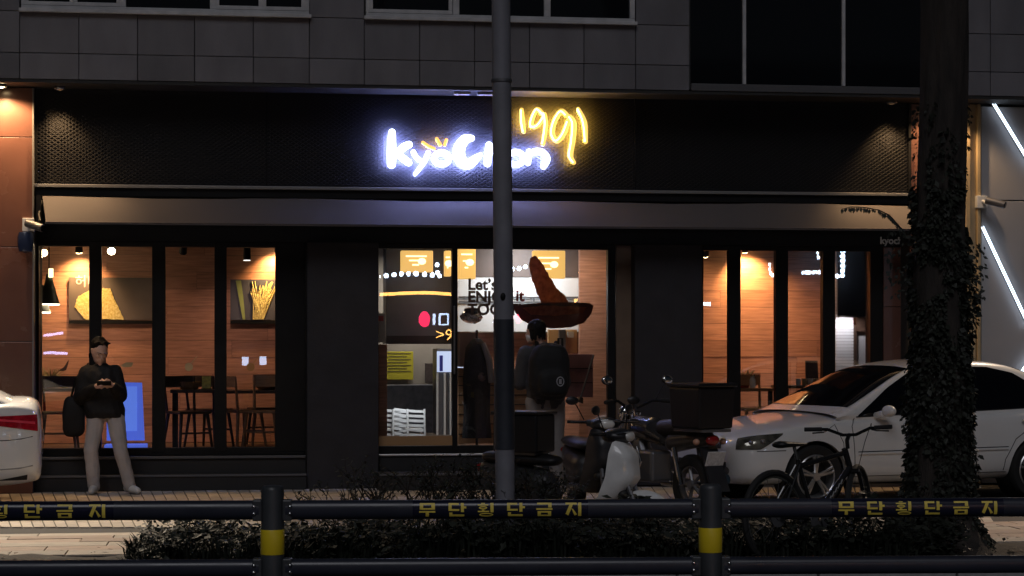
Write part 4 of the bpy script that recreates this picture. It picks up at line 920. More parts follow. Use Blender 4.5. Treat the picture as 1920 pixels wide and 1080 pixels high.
def rects(ch):
    r = lambda a, b, c, d: [(a, c), (b, c), (b, d), (a, d)]
    def ring(cx, cz, rx, rz, th, n=14):
        o = []
        for k in range(n):
            a, b = 6.2832 * k / n, 6.2832 * (k + 1) / n; o.append([(cx + rx * math.cos(a), cz + rz * math.sin(a)), (cx + rx * math.cos(b), cz + rz * math.sin(b)), (cx + (rx - th) * math.cos(b), cz + (rz - th) * math.sin(b)), (cx + (rx - th) * math.cos(a), cz + (rz - th) * math.sin(a))])
        return o
    if ch == '무': return [r(.03, .97, .88, 1), r(.03, .97, .52, .64), r(.03, .25, .64, .88), r(.75, .97, .64, .88), r(0, 1, .30, .42), r(.40, .60, 0, .30)]
    if ch == '단': return [r(0, .62, .86, 1), r(0, .19, .56, .86), r(0, .66, .42, .56), r(.76, .95, .34, 1), r(.95, 1.1, .60, .76), r(.05, .24, .15, .30), r(.05, .97, 0, .15)]
    if ch == '횡': return [r(.2, .44, .93, 1), r(0, .64, .81, .9), r(.25, .4, .42, .52), r(0, .7, .32, .42), r(.78, .97, .30, 1)] + ring(.32, .65, .26, .125, .09) + ring(.52, .13, .44, .14, .085)
    if ch == '금': return [r(.05, .95, .87, 1), r(.74, .95, .64, .87), r(0, 1, .47, .60), r(.08, .92, .27, .38), r(.08, .92, 0, .11), r(.08, .28, .11, .27), r(.72, .92, .11, .27)]
    return [r(0, .70, .86, 1), [(.24, .86), (.46, .86), (.18, .04), (0, .16)], [(.36, .60), (.48, .52), (.72, .12), (.56, .02)], r(.78, .98, 0, 1)]
def onrail(poly, off, zc, hh, x0, z0, w, h):     # fill a polygon on the curved rail face, cut into level slices
    mb = MB(); n = 5
    (a, b, c, d) = poly; lo = [a, b] ; hi = [d, c]
    for k in range(n):
        q = []
        for f in (k / n, (k + 1) / n):
            for (p, s) in ((lo[0], hi[0]), (lo[1], hi[1])): q.append((p[0] + (s[0] - p[0]) * f, p[1] + (s[1] - p[1]) * f))
        V = [(x0 + p[0] * w, rail_y(z0 + p[1] * h, zc, hh) - off, z0 + p[1] * h) for p in q]; mb.add(V, [(0, 1, 3, 2)])
    return mb
ZT = (.770, .858); ZL = (.508, .590)
def lettering(rl, zc, hh, xc, sp=.134):
    st = MB(); x0, x1 = xc - sp * 3.0, xc + sp * 3.0
    st.grid(lambda u, v: (x0 + (x1 - x0) * u, rail_y(zc + hh * (1.86 * v - .93), zc, hh) - .0008, zc + hh * (1.86 * v - .93)), 1, 12).build('navy_strip', NAVY, rl, smooth=True, fix=False)
    for i, ch in enumerate('무단횡단금지'):
        mb = MB()
        for k, p in enumerate(rects(ch)):
            o = onrail(p, .0016 + .00025 * k, zc, hh, xc + sp * (i - 2.5) - .037, zc - .030, .074, .061); mb.add(o.v, o.f)
        mb.build('letter', YLT, rl, fix=False)
for k in (-1, 0, 1):
    xa, xb = k * L + .06, (k + 1) * L - .06
    r1, zc, hh = rail(xa, xb, *ZT); rail(xa, xb, *ZL)
    xc = {-1: -L + .86, 0: .5 * L + .035, 1: L + .96}[k]
    lettering(r1, zc, hh, xc, .146 if k < 0 else .134)
    for xe, s in ((xa, 1), (xb, -1)):
        for zz in (.832, .800, .565, .533):
            MB().sph((xe + s * .022, -.040, zz), (.010, .008, .008), 10, 6).build('bolt', CHROME, fe, smooth=True)
for k in (-1, 0, 1, 2):
    x = k * L
    ps = MB().lathe([(0, .926), (.040, .925), (.049, .918), (.0525, .905), (.0525, -.13)], (x, 0, 0), n=28).build('post', FEP, fe, smooth=True)
    MB().lathe([(.0535, .612), (.0545, .614), (.0545, .724), (.0535, .726)], (x, 0, 0), n=28).build('yellow_band', YEL, ps, smooth=True)
    for (z0, z1) in (ZT, ZL):
        for s in (-1, 1): MB().box(x + s * .068 - .022, x + s * .068 + .022, -.036, .036, z0 - .004, z1 + .004).build('clamp', FEP, ps, bevel=.006)
    MB().lathe([(.09, -.13), (.09, -.115), (.06, -.10), (.053, -.09)], (x, 0, 0), n=24).build('base_plate', FEP, ps, smooth=True)
# ------------------------------------------------------------------ people
def folds(me, amp, sc_=9, seed=0):
    nrm = [v.normal.copy() for v in me.vertices]
    for v, nv in zip(me.vertices, nrm):
        p = v.co; n = mnoise.noise(Vector((p.x * sc_ + seed, p.y * sc_, p.z * sc_ * .55))) + .5 * mnoise.noise(Vector((p.x * sc_ * 2.3, p.y * sc_ * 2.3 + seed, p.z * sc_ * 1.6)))
        v.co = p + nv * n * amp
SKIN = mat('skin', (.60, .37, .28), .5, var=.1, scale=20); HAIR = mat('hair', (.005, .004, .004), .6, var=.4, scale=40, bump=.4, spec=.2)
def V3(*a): return Vector(a)
def chain(mb, pts):
    for (a, ra), (b, rb) in zip(pts[:-1], pts[1:]): mb.cap(a, b, ra, rb, 12)
def headparts(mb, c, face, up=Vector((0, 0, 1)), s=1.0):
    f = face.normalized(); sd = up.cross(f).normalized(); u = f.cross(sd)
    M = Matrix((sd, f, u)).transposed()       # columns: side, forward, up
    q = lambda x, y, z: c + M @ Vector((x * s, y * s, z * s))
    sk = MB().sph((0, 0, 0), (.074 * s, .092 * s, .105 * s), 20, 14); sk.v = [c + M @ p for p in sk.v]; mb.add(sk.v, sk.f)
    jw = MB().sph((0, 0, 0), (.056 * s, .062 * s, .055 * s), 16, 10); jw.v = [q(0, .032, -.068) + M @ p for p in jw.v]; mb.add(jw.v, jw.f)
    mb.cap(q(0, .086, .0), q(0, .103, -.03), .010 * s, .014 * s, 8); mb.sph(q(0, .075, -.098), .022 * s, 10, 8)
    for k in (-1, 1):
        mb.cap(q(k * .074, -.005, .015), q(k * .072, -.002, -.022), .013 * s, .009 * s, 8); mb.sph(q(k * .032, .072, -.018), .018 * s, 8, 6); mb.cap(q(k * .012, .089, .022), q(k * .048, .078, .022), .007 * s, .006 * s, 6)
    mb.cap(q(-.02, .085, -.062), q(.02, .085, -.062), .008 * s, n=8); mb.cap(q(-.016, .083, -.073), q(.016, .083, -.073), .008 * s, n=8)
    return q
def hand(mb, wrist, knuck, palm, thumbside, curl=1.0, s=1.0):
    f = (knuck - wrist).normalized(); n = palm.normalized(); sd = thumbside.normalized()
    chain(mb, [(wrist, .024 * s), (wrist.lerp(knuck, .5), .03 * s), (knuck, .028 * s)]); mb.cap(knuck - sd * .03 * s, knuck + sd * .03 * s, .014 * s, n=8)
    for k, l in zip((-1.5, -.5, .5, 1.5), (.062, .075, .08, .072)):
        b = knuck + sd * k * .0195 * s; m = b + (f * .8 + n * .45 * curl).normalized() * l * .5 * s; e = m + (f * .15 + n * 1.0 * curl).normalized() * l * .5 * s
        chain(mb, [(b, .0095 * s), (m, .0088 * s), (e, .0075 * s)])
    b = wrist.lerp(knuck, .35) + sd * .026 * s; m = b + (f * .7 + sd * .6 + n * .3).normalized() * .04 * s; e = m + (f * .8 + n * .5).normalized() * .034 * s
    chain(mb, [(b, .013 * s), (m, .011 * s), (e, .009 * s)])
# --- person with the phone
G = gnd(206, 926); G.z = 0
pe = thing('person', 'person in black jacket and pale trousers standing and looking at a phone', 'person', G)
hc = V3(-.105, -.05, 1.505); fd = V3(.34, -.80, -.50)
sh = [V3(-.235, 0, 1.275), V3(.045, 0, 1.275)]; el = [V3(-.300, -.02, 1.02), V3(.105, -.03, 1.035)]; wr = [V3(-.125, -.26, 1.135), V3(.050, -.25, 1.145)]
hip = [V3(-.135, .0, .86), V3(.045, 0, .86)]; kn = [V3(-.190, -.03, .46), V3(.115, -.04, .45)]; an = [V3(-.165, .03, .085), V3(.205, .02, .085)]
body = MB(); hq = headparts(body, hc, fd, s=1.08)
chain(body, [(hc + V3(.01, .04, -.05), .052), (V3(-.09, .015, 1.32), .058)])
chain(body, [(V3(-.09, 0, 1.24), .10), (V3(-.07, 0, 1.05), .10), (V3(-.045, 0, .88), .09)])
for i in (0, 1):
    chain(body, [(sh[i], .05), (el[i], .042), (wr[i], .028)]); chain(body, [(hip[i], .075), (kn[i], .05), (an[i], .035)]); chain(body, [(an[i], .030), (an[i] + V3(0, -.02, -.045), .026)])
hand(body, wr[0], wr[0] + V3(.055, -.045, .012), V3(.55, .25, .45), V3(-.1, -.35, .9), 1.0); hand(body, wr[1], wr[1] + V3(-.055, -.045, .008), V3(-.55, .25, .45), V3(.1, -.35, .9), 1.0)
put('body', remeshed(body, .0055, 3), SKIN, pe, smooth=True)
def jacket(mb, sh, el, wr, spine, rel=.0):
    chain(mb, spine)
    for i in (0, 1): chain(mb, [(sh[i], .088), (sh[i].lerp(el[i], .5), .080), (el[i], .078), (el[i].lerp(wr[i], .55), .064), (el[i].lerp(wr[i], .92), .048)])
jk = MB(); jacket(jk, sh, el, wr, [(V3(-.09, .01, 1.25), .135), (V3(-.085, 0, 1.1), .15)])
for a in (-.06, 0, .06): chain(jk, [(V3(-.085 + a, 0, 1.23), .125), (V3(-.075 + a * 1.1, 0, 1.0), .132), (V3(-.05 + a * 1.3, .0, .85), .132)])
jk.cap(sh[0], sh[1], .082, n=12); jk.tube([V3(-.09, .01, 1.28), V3(-.095, .01, 1.365)], [.085, .070], 16)
jm = remeshed(jk, .009, 5)
for v in jm.vertices:
    if v.co.z < .80: v.co.z = .80 + (v.co.z - .80) * .06
    if abs(v.co.x + .08) < .3 and v.co.z > .85: v.co.y = v.co.y * (.86 if v.co.y > 0 else 1)
jm.update(); folds(jm, .012, 9, 3); put('jacket', jm, mat('black_jacket', (.0045, .004, .0045), .75, var=.3, scale=10, bump=.2), pe, smooth=True)
tz = MB()
for i in (0, 1): chain(tz, [(hip[i] + V3(0, 0, .02), .105), (hip[i].lerp(kn[i], .5), .090), (kn[i], .074), (kn[i].lerp(an[i], .6), .070), (an[i] + V3(0, 0, -.005), .066)])
tz.cap(hip[0], hip[1], .105, n=12); tm_ = remeshed(tz, .009, 4); folds(tm_, .008, 10, 8); put('trousers', tm_, mat('pale_trousers', (.44, .41, .40), .8, var=.12, scale=8, bump=.2), pe, smooth=True)
for i, dv in ((0, V3(-.10, -.9, 0)), (1, V3(.55, -.75, 0))):
    d = dv.normalized(); s = MB(); h = an[i]; chain(s, [(V3(h.x, h.y + .01, .055) - d * .05, .042), (V3(h.x, h.y, .05) + d * .06, .046), (V3(h.x, h.y, .036) + d * .15, .036)]); s.cap(V3(h.x, h.y + .01, .06), V3(h.x, h.y + .01, .11), .045, .046)
    sm_ = remeshed(s, .007, 3)
    for v in sm_.vertices: v.co.z = max(v.co.z, .003)
    put('shoe', sm_, mat('white_shoe', (.62, .60, .57), .55, var=.08), pe, smooth=True)
hr = MB(); M0 = hc
h_ = MB().sph((0, 0, 0), (.089, .098, .088), 20, 14)
f = fd.normalized(); sd = Vector((0, 0, 1)).cross(f).normalized(); u = f.cross(sd); MM = Matrix((sd, f, u)).transposed()
h_.v = [hc + MM @ (p + Vector((0, -.034, .052))) for p in h_.v]; hr.add(h_.v, h_.f)
rgh = random.Random(8)
for k in range(34):
    a = rgh.uniform(-1.55, 1.55); o = V3(math.sin(a) * .078, -math.cos(a) * .088, .03) if abs(a) > .0 else V3(0, 0, 0)
    if math.cos(a) < -.2 and rgh.random() < .3: pass
    b0 = hc + MM @ (V3(o.x, o.y, rgh.uniform(-.02, .05))); b1 = hc + MM @ V3(o.x * 1.12, o.y * 1.08, rgh.uniform(-.075, -.02) - .03 * (math.cos(a) > 0)); hr.cap(b0, b1, .017, .010, 6)
for k in range(9): x = -.06 + .015 * k; hr.cap(hc + MM @ V3(x, .020, .10), hc + MM @ V3(x * 1.15 + .014 * (k % 3 - 1), .052 - abs(x) * .3, .108 + .02 * (k % 2)), .020, .010, 6)
hm = remeshed(hr, .006, 2); folds(hm, .005, 40, 2); put('hair', hm, HAIR, pe, smooth=True)
eb = MB()
for k in (-1, 1): eb.cap(hq(k * .016, .095, .025), hq(k * .05, .083, .026), .0035, .0025, 6)
eb.build('eyebrows', HAIR, pe)
ey = MB()
for k in (-1, 1): ey.sph(hq(k * .032, .081, .002), (.008, .006, .004), 8, 6)
ey.build('eyes', HAIR, pe)
pc = G + (wr[0] + wr[1]) / 2 + V3(.0, -.088, .030)
ph = thing('phone', 'dark mobile phone held in both hands of the person at left', 'phone', pc, 0); MB().obox((0, 0, 0), .148, .009, .072, (R(50), 0, 0)).build('phone_body', BLACK, ph, bevel=.003)
MB().obox((0, .0033, .0039), .136, .0012, .064, (R(50), 0, 0)).build('screen', emis('phone_screen', (.7, .8, 1), .12), ph)
bg_ = MB(); Q_ = MB().sph((0, 0, 0), 1, 24, 16); Q_.v = [V3(-.375 + .105 * math.copysign(abs(q.x) ** .6, q.x) * (1.12 - .15 * q.z), .05 + .07 * q.y, .82 + .22 * math.copysign(abs(q.z) ** .6, q.z)) for q in Q_.v]; bg_.add(Q_.v, Q_.f)
bm_ = remeshed(bg_, .010, 3); folds(bm_, .010, 8, 12); tb_ = thing('shoulder_bag', 'black soft shoulder bag hanging beside the person with the phone', 'bag', G); put('bag', bm_, mat('bag_black', (.006, .0055, .006), .8, var=.3, bump=.2), tb_, smooth=True)
MB().tube([V3(-.40, .02, 1.02), V3(-.345, -.02, 1.22), V3(-.22, .0, 1.372), V3(-.25, .09, 1.25), V3(-.36, .10, 1.02)], .012, 6, flat=.4).build('strap', BLACK, tb_)
# --- person with the backpack, seen from behind
u_ = (1024 - 960) / F; G2 = Vector((20 * (SN + CS * u_), CY + 20 * (CS - SN * u_), 0))
p2 = thing('person', 'person in grey top facing the door with a black backpack on', 'person', G2)
hc = V3(-.105, .02, 1.70); fd = V3(-.86, .45, -.10)
sh = [V3(-.20, .02, 1.475), V3(.14, .04, 1.475)]; el = [V3(-.255, .06, 1.19), V3(.19, .10, 1.19)]; wr = [V3(-.17, .30, 1.20), V3(.08, .36, 1.22)]
hip = [V3(-.10, .02, .98), V3(.09, .02, .98)]; kn = [V3(-.11, .01, .52), V3(.105, .0, .52)]; an = [V3(-.11, .04, .085), V3(.115, .03, .085)]
body = MB(); hq = headparts(body, hc, fd); chain(body, [(hc + V3(.02, 0, -.05), .052), (V3(-.04, .03, 1.52), .06)]); chain(body, [(V3(-.03, .03, 1.45), .10), (V3(-.01, .03, 1.2), .10), (V3(0, .02, .99), .085)])
for i in (0, 1):
    chain(body, [(sh[i], .05), (el[i], .042), (wr[i], .028)]); chain(body, [(hip[i], .075), (kn[i], .05), (an[i], .035)]); chain(body, [(an[i], .032), (an[i] + V3(0, .08, -.045), .03)])
    hand(body, wr[i], wr[i] + V3(.0, .06, -.03), V3(.6 if i == 0 else -.6, .2, .1), V3(0, .2, 1), .8)
put('body', remeshed(body, .006, 3), SKIN, p2, smooth=True)
jk = MB(); jacket(jk, sh, el, wr, [(V3(-.03, .03, 1.46), .12), (V3(-.01, .03, 1.2), .14)])
for a in (-.06, .06): chain(jk, [(V3(-.03 + a, .03, 1.45), .125), (V3(a * 1.2, .03, 1.18), .13), (V3(a * 1.2, .02, .99), .12)])
jk.cap(sh[0], sh[1], .08, n=12); jk.tube([V3(-.04, .03, 1.5), V3(-.05, .03, 1.59)], [.085, .068], 16); jm = remeshed(jk, .010, 5); folds(jm, .010, 9, 5); put('jacket', jm, mat('grey_top', (.05, .048, .052), .8, var=.15), p2, smooth=True)
tz = MB()
for i in (0, 1): chain(tz, [(hip[i], .108), (hip[i].lerp(kn[i], .5), .094), (kn[i], .078), (an[i], .066)])
tz.cap(hip[0], hip[1], .11, n=12); tm_ = remeshed(tz, .010, 4); folds(tm_, .008, 10, 1); put('trousers', tm_, mat('grey_trousers', (.22, .205, .20), .85, var=.12), p2, smooth=True)
for i in (0, 1):
    s = MB(); h = an[i]; chain(s, [(V3(h.x, h.y - .04, .05), .042), (V3(h.x, h.y + .07, .046), .044), (V3(h.x, h.y + .15, .036), .034)]); s.cap(V3(h.x, h.y, .06), V3(h.x, h.y, .11), .045, .045); put('shoe', remeshed(s, .008, 3), BLKP, p2, smooth=True)
hr = MB(); f = fd.normalized(); sd = Vector((0, 0, 1)).cross(f).normalized(); u = f.cross(sd); MM = Matrix((sd, f, u)).transposed(); h_ = MB().sph((0, 0, 0), (.086, .100, .092), 20, 14); h_.v = [hc + MM @ (p + Vector((0, -.018, .034))) for p in h_.v]; hr.add(h_.v, h_.f)
for k in range(22): a = rgh.uniform(-1.9, 1.9); hr.cap(hc + MM @ V3(math.sin(a) * .076, -math.cos(a) * .085, .02), hc + MM @ V3(math.sin(a) * .078, -math.cos(a) * .088, rgh.uniform(-.09, -.04)), .016, .010, 6)
hm = remeshed(hr, .007, 2); folds(hm, .005, 40, 6); put('hair', hm, HAIR, p2, smooth=True)
mk = MB().sph((0, 0, 0), (.062, .05, .052), 14, 10); mk.v = [hq(0, .055, -.052) + MM @ p for p in mk.v]; mk.build('face_mask', mat('mask_white', (.65, .62, .62), .8), p2, smooth=True)
bk = MB(); 
def sgn(a, p): return math.copysign(abs(a) ** p, a)
Q_ = MB().sph((0, 0, 0), 1, 36, 24); Q_.v = [V3(.0 + .205 * (1 - .12 * (q.z > .3) * q.z) * sgn(q.x, .6), -.19 + .135 * sgn(q.y, .7), 1.30 + .285 * sgn(q.z, .6)) for q in Q_.v]; bk.add(Q_.v, Q_.f)
Q_ = MB().sph((0, 0, 0), 1, 24, 16); Q_.v = [V3(.02 + .15 * sgn(q.x, .6), -.30 + .06 * sgn(q.y, .8), 1.19 + .13 * sgn(q.z, .6)) for q in Q_.v]; bk.add(Q_.v, Q_.f)
bm2 = remeshed(bk, .011, 5); folds(bm2, .008, 8, 4); bpk = thing('backpack', 'black backpack with a small grey ring emblem worn on a back', 'backpack', G2)
put('bag', bm2, mat('backpack_black', (.004, .004, .005), .75, var=.3, bump=.2), bpk, smooth=True)
for sx in (-.10, .10): MB().tube([V3(sx, -.12, 1.50), V3(sx, -.02, 1.60), V3(sx, .10, 1.55), V3(sx * 1.2, .16, 1.35), V3(sx * 1.4, .05, 1.12)], .022, 6, flat=.4).build('strap', BLACK, bpk)
MB().tube([V3(.10, -.16, 1.55), V3(.10, -.15, 1.63), V3(.14, -.15, 1.63), V3(.14, -.16, 1.55)], .012, 6).build('grab_handle', BLACK, bpk)
lg = MB(); yb_ = -.366
lg.tube([V3(.085 + .035 * math.cos(k * .5236), yb_, 1.205 + .045 * math.sin(k * .5236)) for k in range(12)], .006, 5, closed=True, flat=.5); lg.box(.072, .098, yb_ - .004, yb_ + .004, 1.18, 1.23)
lg.build('emblem', mat('emblem_grey', (.28, .28, .30), .4), bpk)

# ------------------------------------------------------------------ cars
def interp(T, x):
    for (a, va), (b, vb) in zip(T[:-1], T[1:]):
        if (a <= x <= b) or (b <= x <= a): f = (x - a) / (b - a); return va + (vb - va) * f
    return T[0][1] if abs(x - T[0][0]) < abs(x - T[-1][0]) else T[-1][1]
PAINT = mat('white_paint', (.74, .735, .72), .32, coat=1.0, var=.04, scale=2)
CGL = mat('car_glass', (.004, .004, .005), .05, spec=.55); SEAM = mat('seam_black', (.01, .01, .01), .6)
ST = [(2.21, .56, .27, .60, .63), (2.17, .66, .24, .64, .68), (2.06, .76, .22, .68, .735), (1.85, .815, .21, .725, .79), (1.5, .845, .21, .795, .855), (1.1, .858, .20, .835, .91), (.8, .862, .20, .85, .92), (.2, .865, .20, .86, .92), (-.5, .865, .20, .875, .93), (-1.1, .862, .20, .90, .95), (-1.5, .85, .21, .94, 1.0), (-1.85, .825, .23, .975, 1.035), (-2.05, .785, .25, .96, 1.04), (-2.16, .73, .27, .92, 1.015), (-2.21, .64, .30, .80, .88)]
GP = [(1.10, .90), (.86, .985), (.50, 1.16), (.22, 1.30), (0, 1.372), (-.3, 1.405), (-.6, 1.412), (-.95, 1.395), (-1.2, 1.345), (-1.5, 1.20), (-1.78, 1.06), (-1.95, .985)]
def car_meshes():
    mb = MB(); n = 16
    for x, w_, zb, zs, zd in ST:
        pro = [(0, zb), (w_ * .86, zb), (w_ * .965, zb + .09), (w_ * 1.0, .44), (w_ * .992, min(.62, zs - .1)), (w_ * .965, zs - .035), (w_ * .90, zs + .012), (w_ * .5, zd - .008), (0, zd)]
        ring = [(x + (0 if True else 0), y, z) for y, z in pro] + [(x, -y, z) for y, z in reversed(pro[1:-1])]
        mb.v += [Vector(p) for p in ring]
    m = len(ST)
    for i in range(m - 1):
        for k in range(n): l = (k + 1) % n; mb.f.append((i * n + k, i * n + l, (i + 1) * n + l, (i + 1) * n + k))
    mb.f.append(tuple(range(n))); mb.f.append(tuple(reversed(range((m - 1) * n, m * n))))
    o = mb.build('tmp', None); q = o.modifiers.new('s', 'SUBSURF'); q.levels = 2; q.render_levels = 2; low = evalmesh(o); bpy.data.objects.remove(o)
    o = bpy.data.objects.new('tmp', low); COL.objects.link(o); cut = MB()
    for ax in (1.36, -1.25):
        for s in (-1, 1): cut.cyl((ax, s * .58, .31), (ax, s * 1.1, .31), .338, n=40)
    c = cut.build('tmpc', None); b = o.modifiers.new('b', 'BOOLEAN'); b.object = c; b.operation = 'DIFFERENCE'; b.solver = 'EXACT'; low2 = evalmesh(o)
    bpy.data.objects.remove(o); bpy.data.objects.remove(c)
    gh = MB(); wz = lambda z: .825 - (z - .88) * .40
    for x, z in GP:
        nr = .20 * max(0, -1.40 - x) ** 1.0 + .02; w0 = wz(.88) - (.10 if x > 1 else 0) - nr; half = [(w0, .80), (wz(min(z, .9)) - nr, min(z, .9) - .02), (wz(z) + .01 - nr * .7, z - .05), (wz(z) - .05 - nr * .7, z - .008), (wz(z) * .5, z + .012), (0, z + .018)]
        gh.v += [Vector((x + .05 * (1 - (y / .8) ** 2) * (1 if x > .1 else (-1 if x < -1.1 else 0)), y, zz)) for y, zz in half] + [Vector((x + .05 * (1 - (y / .8) ** 2) * (1 if x > .1 else (-1 if x < -1.1 else 0)), -y, zz)) for y, zz in reversed(half[:-1])]
    n = 11
    for i in range(len(GP) - 1):
        for k in range(n - 1): gh.f.append((i * n + k, i * n + k + 1, (i + 1) * n + k + 1, (i + 1) * n + k))
    o = gh.build('tmp', None); q = o.modifiers.new('s', 'SUBSURF'); q.levels = 2; q.render_levels = 2; top = evalmesh(o); bpy.data.objects.remove(o)
    A = MB(); A.add([v.co.copy() for v in low2.vertices], [tuple(p.vertices) for p in low2.polygons]); A.add([v.co.copy() for v in top.vertices], [tuple(p.vertices) for p in top.polygons])
    return A
CARB = car_meshes(); BVH = BVHTree.FromPolygons(CARB.v, CARB.f); carmesh = CARB.mesh('car_body'); fixn(carmesh)
def proj(o, d, off):
    d = Vector(d).normalized(); h = BVH.ray_cast(Vector(o), d, 3)
    if h[0] is None: h = BVH.find_nearest(Vector(o) + d * 1.0)
    return h[0] - d * off
def car(name, label, loc, rz, kind):
    t = thing(name, label, 'car', loc, rz, group='white cars parked on the pavement')
    put('body', carmesh, PAINT, t, smooth=True)
    def patch(nm, fn, m, off=.004, nu=14, nv=8, d=None):
        mb = MB(); mb.grid(lambda u, v: (lambda o_d: proj(o_d[0], o_d[1], off))(fn(u, v)), nu, nv); return mb.build(nm, m, t, smooth=True, fix=False)
    belt = [(.9, .872), (-1.6, .945)]; 
    for s in (1, -1):
        tf = [(.86, .885), (.45, 1.145), (.16, 1.29), (-.05, 1.335), (-.30, 1.352)]; tb = [(-.36, 1.353), (-.8, 1.345), (-1.1, 1.285), (-1.38, 1.13), (-1.55, .99)]
        for a, b, T in ((.86, -.30, tf), (-.36, -1.55, tb)):
            patch('side_window', lambda u, v: (lambda x: ((x, s * 2, interp(belt, x) + (interp(T, x) - interp(belt, x)) * v), (0, -s, 0)))(a + (b - a) * u), CGL, .005, 24, 6)
        def hl(u, v):
            zt_ = .695 + .03 * u - .02 * (1 - u) ** 4; zb_ = .572 + .14 * max(0, u - .55) ** 1.25 / .37; P = Vector((1.90, s * .70, zb_ + (zt_ - zb_) * v)) + Vector((-.70, s * .72, 0)) * (u - .5) * .40 + Vector((.72, s * .70, 0)) * .8
            return P, (-.72, -s * .70, 0)
        h = patch('headlight', hl, mat('headlight', (.20, .19, .15), .10, coat=1.0, metal=.6, var=.7, scale=9), .006, 16, 8)
        MB().sph(proj(*hl(.35, .5), .004), (.024, .024, .022), 12, 8).build('reflector', GREYM, h, smooth=True); MB().sph(proj(*hl(.6, .5), .004), (.028, .028, .026), 12, 8).build('reflector', GREYM, h, smooth=True)
        def tl(u, v):
            z0 = .80 + .03 * u; z1 = .905 - .02 * u + .02; z0 += .03 * u; z0 = .735 + .07 * u; z1 = .885 - .015 * u; P = Vector((-2.40 + .50 * u, s * 1.6, z0 + (z1 - z0) * v))
            return P, (.25, -s * .97, 0)
        patch('tail_light', tl, mat('tail_red', (.38, .008, .02), .12, coat=1.0, var=.5, scale=12), .006, 16, 8)
        # seams, mouldings, handles, mirror, wheels
        def line(nm, pts, r, m, off=.0, flat=1):
            Q = []
            for (a, b) in zip(pts[:-1], pts[1:]):
                for k in range(6): f = k / 6; Q.append(proj((a[0] + (b[0] - a[0]) * f, s * 2, a[1] + (b[1] - a[1]) * f), (0, -s, 0), off))
            Q.append(proj((pts[-1][0], s * 2, pts[-1][1]), (0, -s, 0), off)); return MB().tube(Q, r, 6, flat=flat).build(nm, m, t)
        line('door_seam', [(.90, .855), (.95, .78), (.93, .36), (.88, .30)], .0042, SEAM); line('door_seam', [(-.33, .88), (-.33, .40), (-.34, .31)], .0042, SEAM); line('door_seam', [(-1.42, .97), (-1.25, .78), (-.98, .62), (-.85, .42), (-.84, .31)], .0042, SEAM)
        line('sill_seam', [(.96, .295), (-.88, .295)], .004, SEAM); line('bumper_seam', [(1.98, .555), (1.69, .56)], .004, SEAM); line('window_trim', [(.88, .868), (-.3, .903), (-1.6, .942)], .006, SEAM, .002)
        line('side_moulding', [(.90, .515), (-.3, .525)], .014, PAINT, .004); line('moulding_line', [(.90, .532), (-.3, .542)], .0045, SEAM, .006); line('side_moulding', [(-.37, .526), (-.88, .53)], .014, PAINT, .004); line('moulding_line', [(-.37, .543), (-.88, .547)], .0045, SEAM, .006)
        for x in (-.14, -1.06): line('door_handle', [(x, .80), (x - .17, .805)], .014, CHROME if kind == 0 else PAINT, .02)
        mr = MB().sph((.62, s * .965, .925), (.055, .095, .058), 18, 12); mr.tube([(.66, s * .80, .88), (.65, s * .92, .90)], [.03, .035], 8); mr.build('wing_mirror', PAINT, t, smooth=True)
        line('indicator', [(1.02, .70), (.96, .70)], .012, mat('amber', (.5, .2, .02), .3), .002)
        for ax in (1.36, -1.25):
            MB().lathe([(.337, .60), (.337, .80)], (ax, 0, .31), 'y', 40).xf(Matrix.Diagonal((1, s, 1, 1))).build('wheel_arch_liner', SEAM, t, fix=False)
            MB().lathe([(.0, .575), (.336, .59)], (ax, 0, .31), 'y', 40).xf(Matrix.Diagonal((1, s, 1, 1))).build('arch_back', SEAM, t, fix=False)
            W = lambda pr: [(r, s * y) for r, y in pr]
            wh = MB().lathe(W([(.205, .68), (.215, .835), (.25, .848), (.285, .845), (.302, .82), (.304, .70), (.28, .66), (.20, .66)]), (ax, 0, .305), 'y', 48).build('wheel', RUBBER, t, smooth=True)
            rim = MB().lathe(W([(.207, .70), (.212, .835), (.203, .842), (.195, .836), (.19, .72), (.0, .71)]), (ax, 0, .305), 'y', 40)
            for k in range(5):
                for dd in (-.12, .12):
                    a = 2 * math.pi * k / 5 + .3; e = Vector((math.cos(a + dd), 0, math.sin(a + dd))); b = Vector((math.cos(a + dd * .9), 0, math.sin(a + dd * .9)))
                    rim.tube([Vector((ax, s * .825, .305)) + b * .035, Vector((ax, s * .838, .305)) + e * .12, Vector((ax, s * .832, .305)) + e * .2], [.016, .014, .016], 6)
            rim.cyl((ax, s * .80, .305), (ax, s * .845, .305), .05, .04, 16); rim.build('rim', mat('alloy', (.50, .50, .50), .3, metal=.8), wh, smooth=True)
            MB().lathe([(.0, s * .725), (.187, s * .725)], (ax, 0, .305), 'y', 30).build('brake_disc', SEAM, wh)
    patch('windscreen', lambda u, v: (lambda y, w_: ((1.00 - .90 * v - .09 * (2 * u - 1) ** 2 * (1 - v) + .44, y, .955 + .39 * v + .92), (-.42, 0, -.90)))((2 * u - 1) * (.70 - .16 * v), 0), CGL, .005, 20, 14)
    patch('rear_window', lambda u, v: ((-1.20 - .55 * v - .42, (2 * u - 1) * (.53 + .12 * v), 1.345 - .275 * v + .9), (.42, 0, -.9)), CGL, .005, 18, 12)
    patch('grille', lambda u, v: ((3.2, (2 * u - 1) * .47, .575 + .075 * v), (-1, 0, 0)), SEAM, .004, 10, 3); patch('lower_intake', lambda u, v: ((3.2, (2 * u - 1) * .56, .30 + .15 * v), (-1, 0, 0)), SEAM, .004, 12, 4)
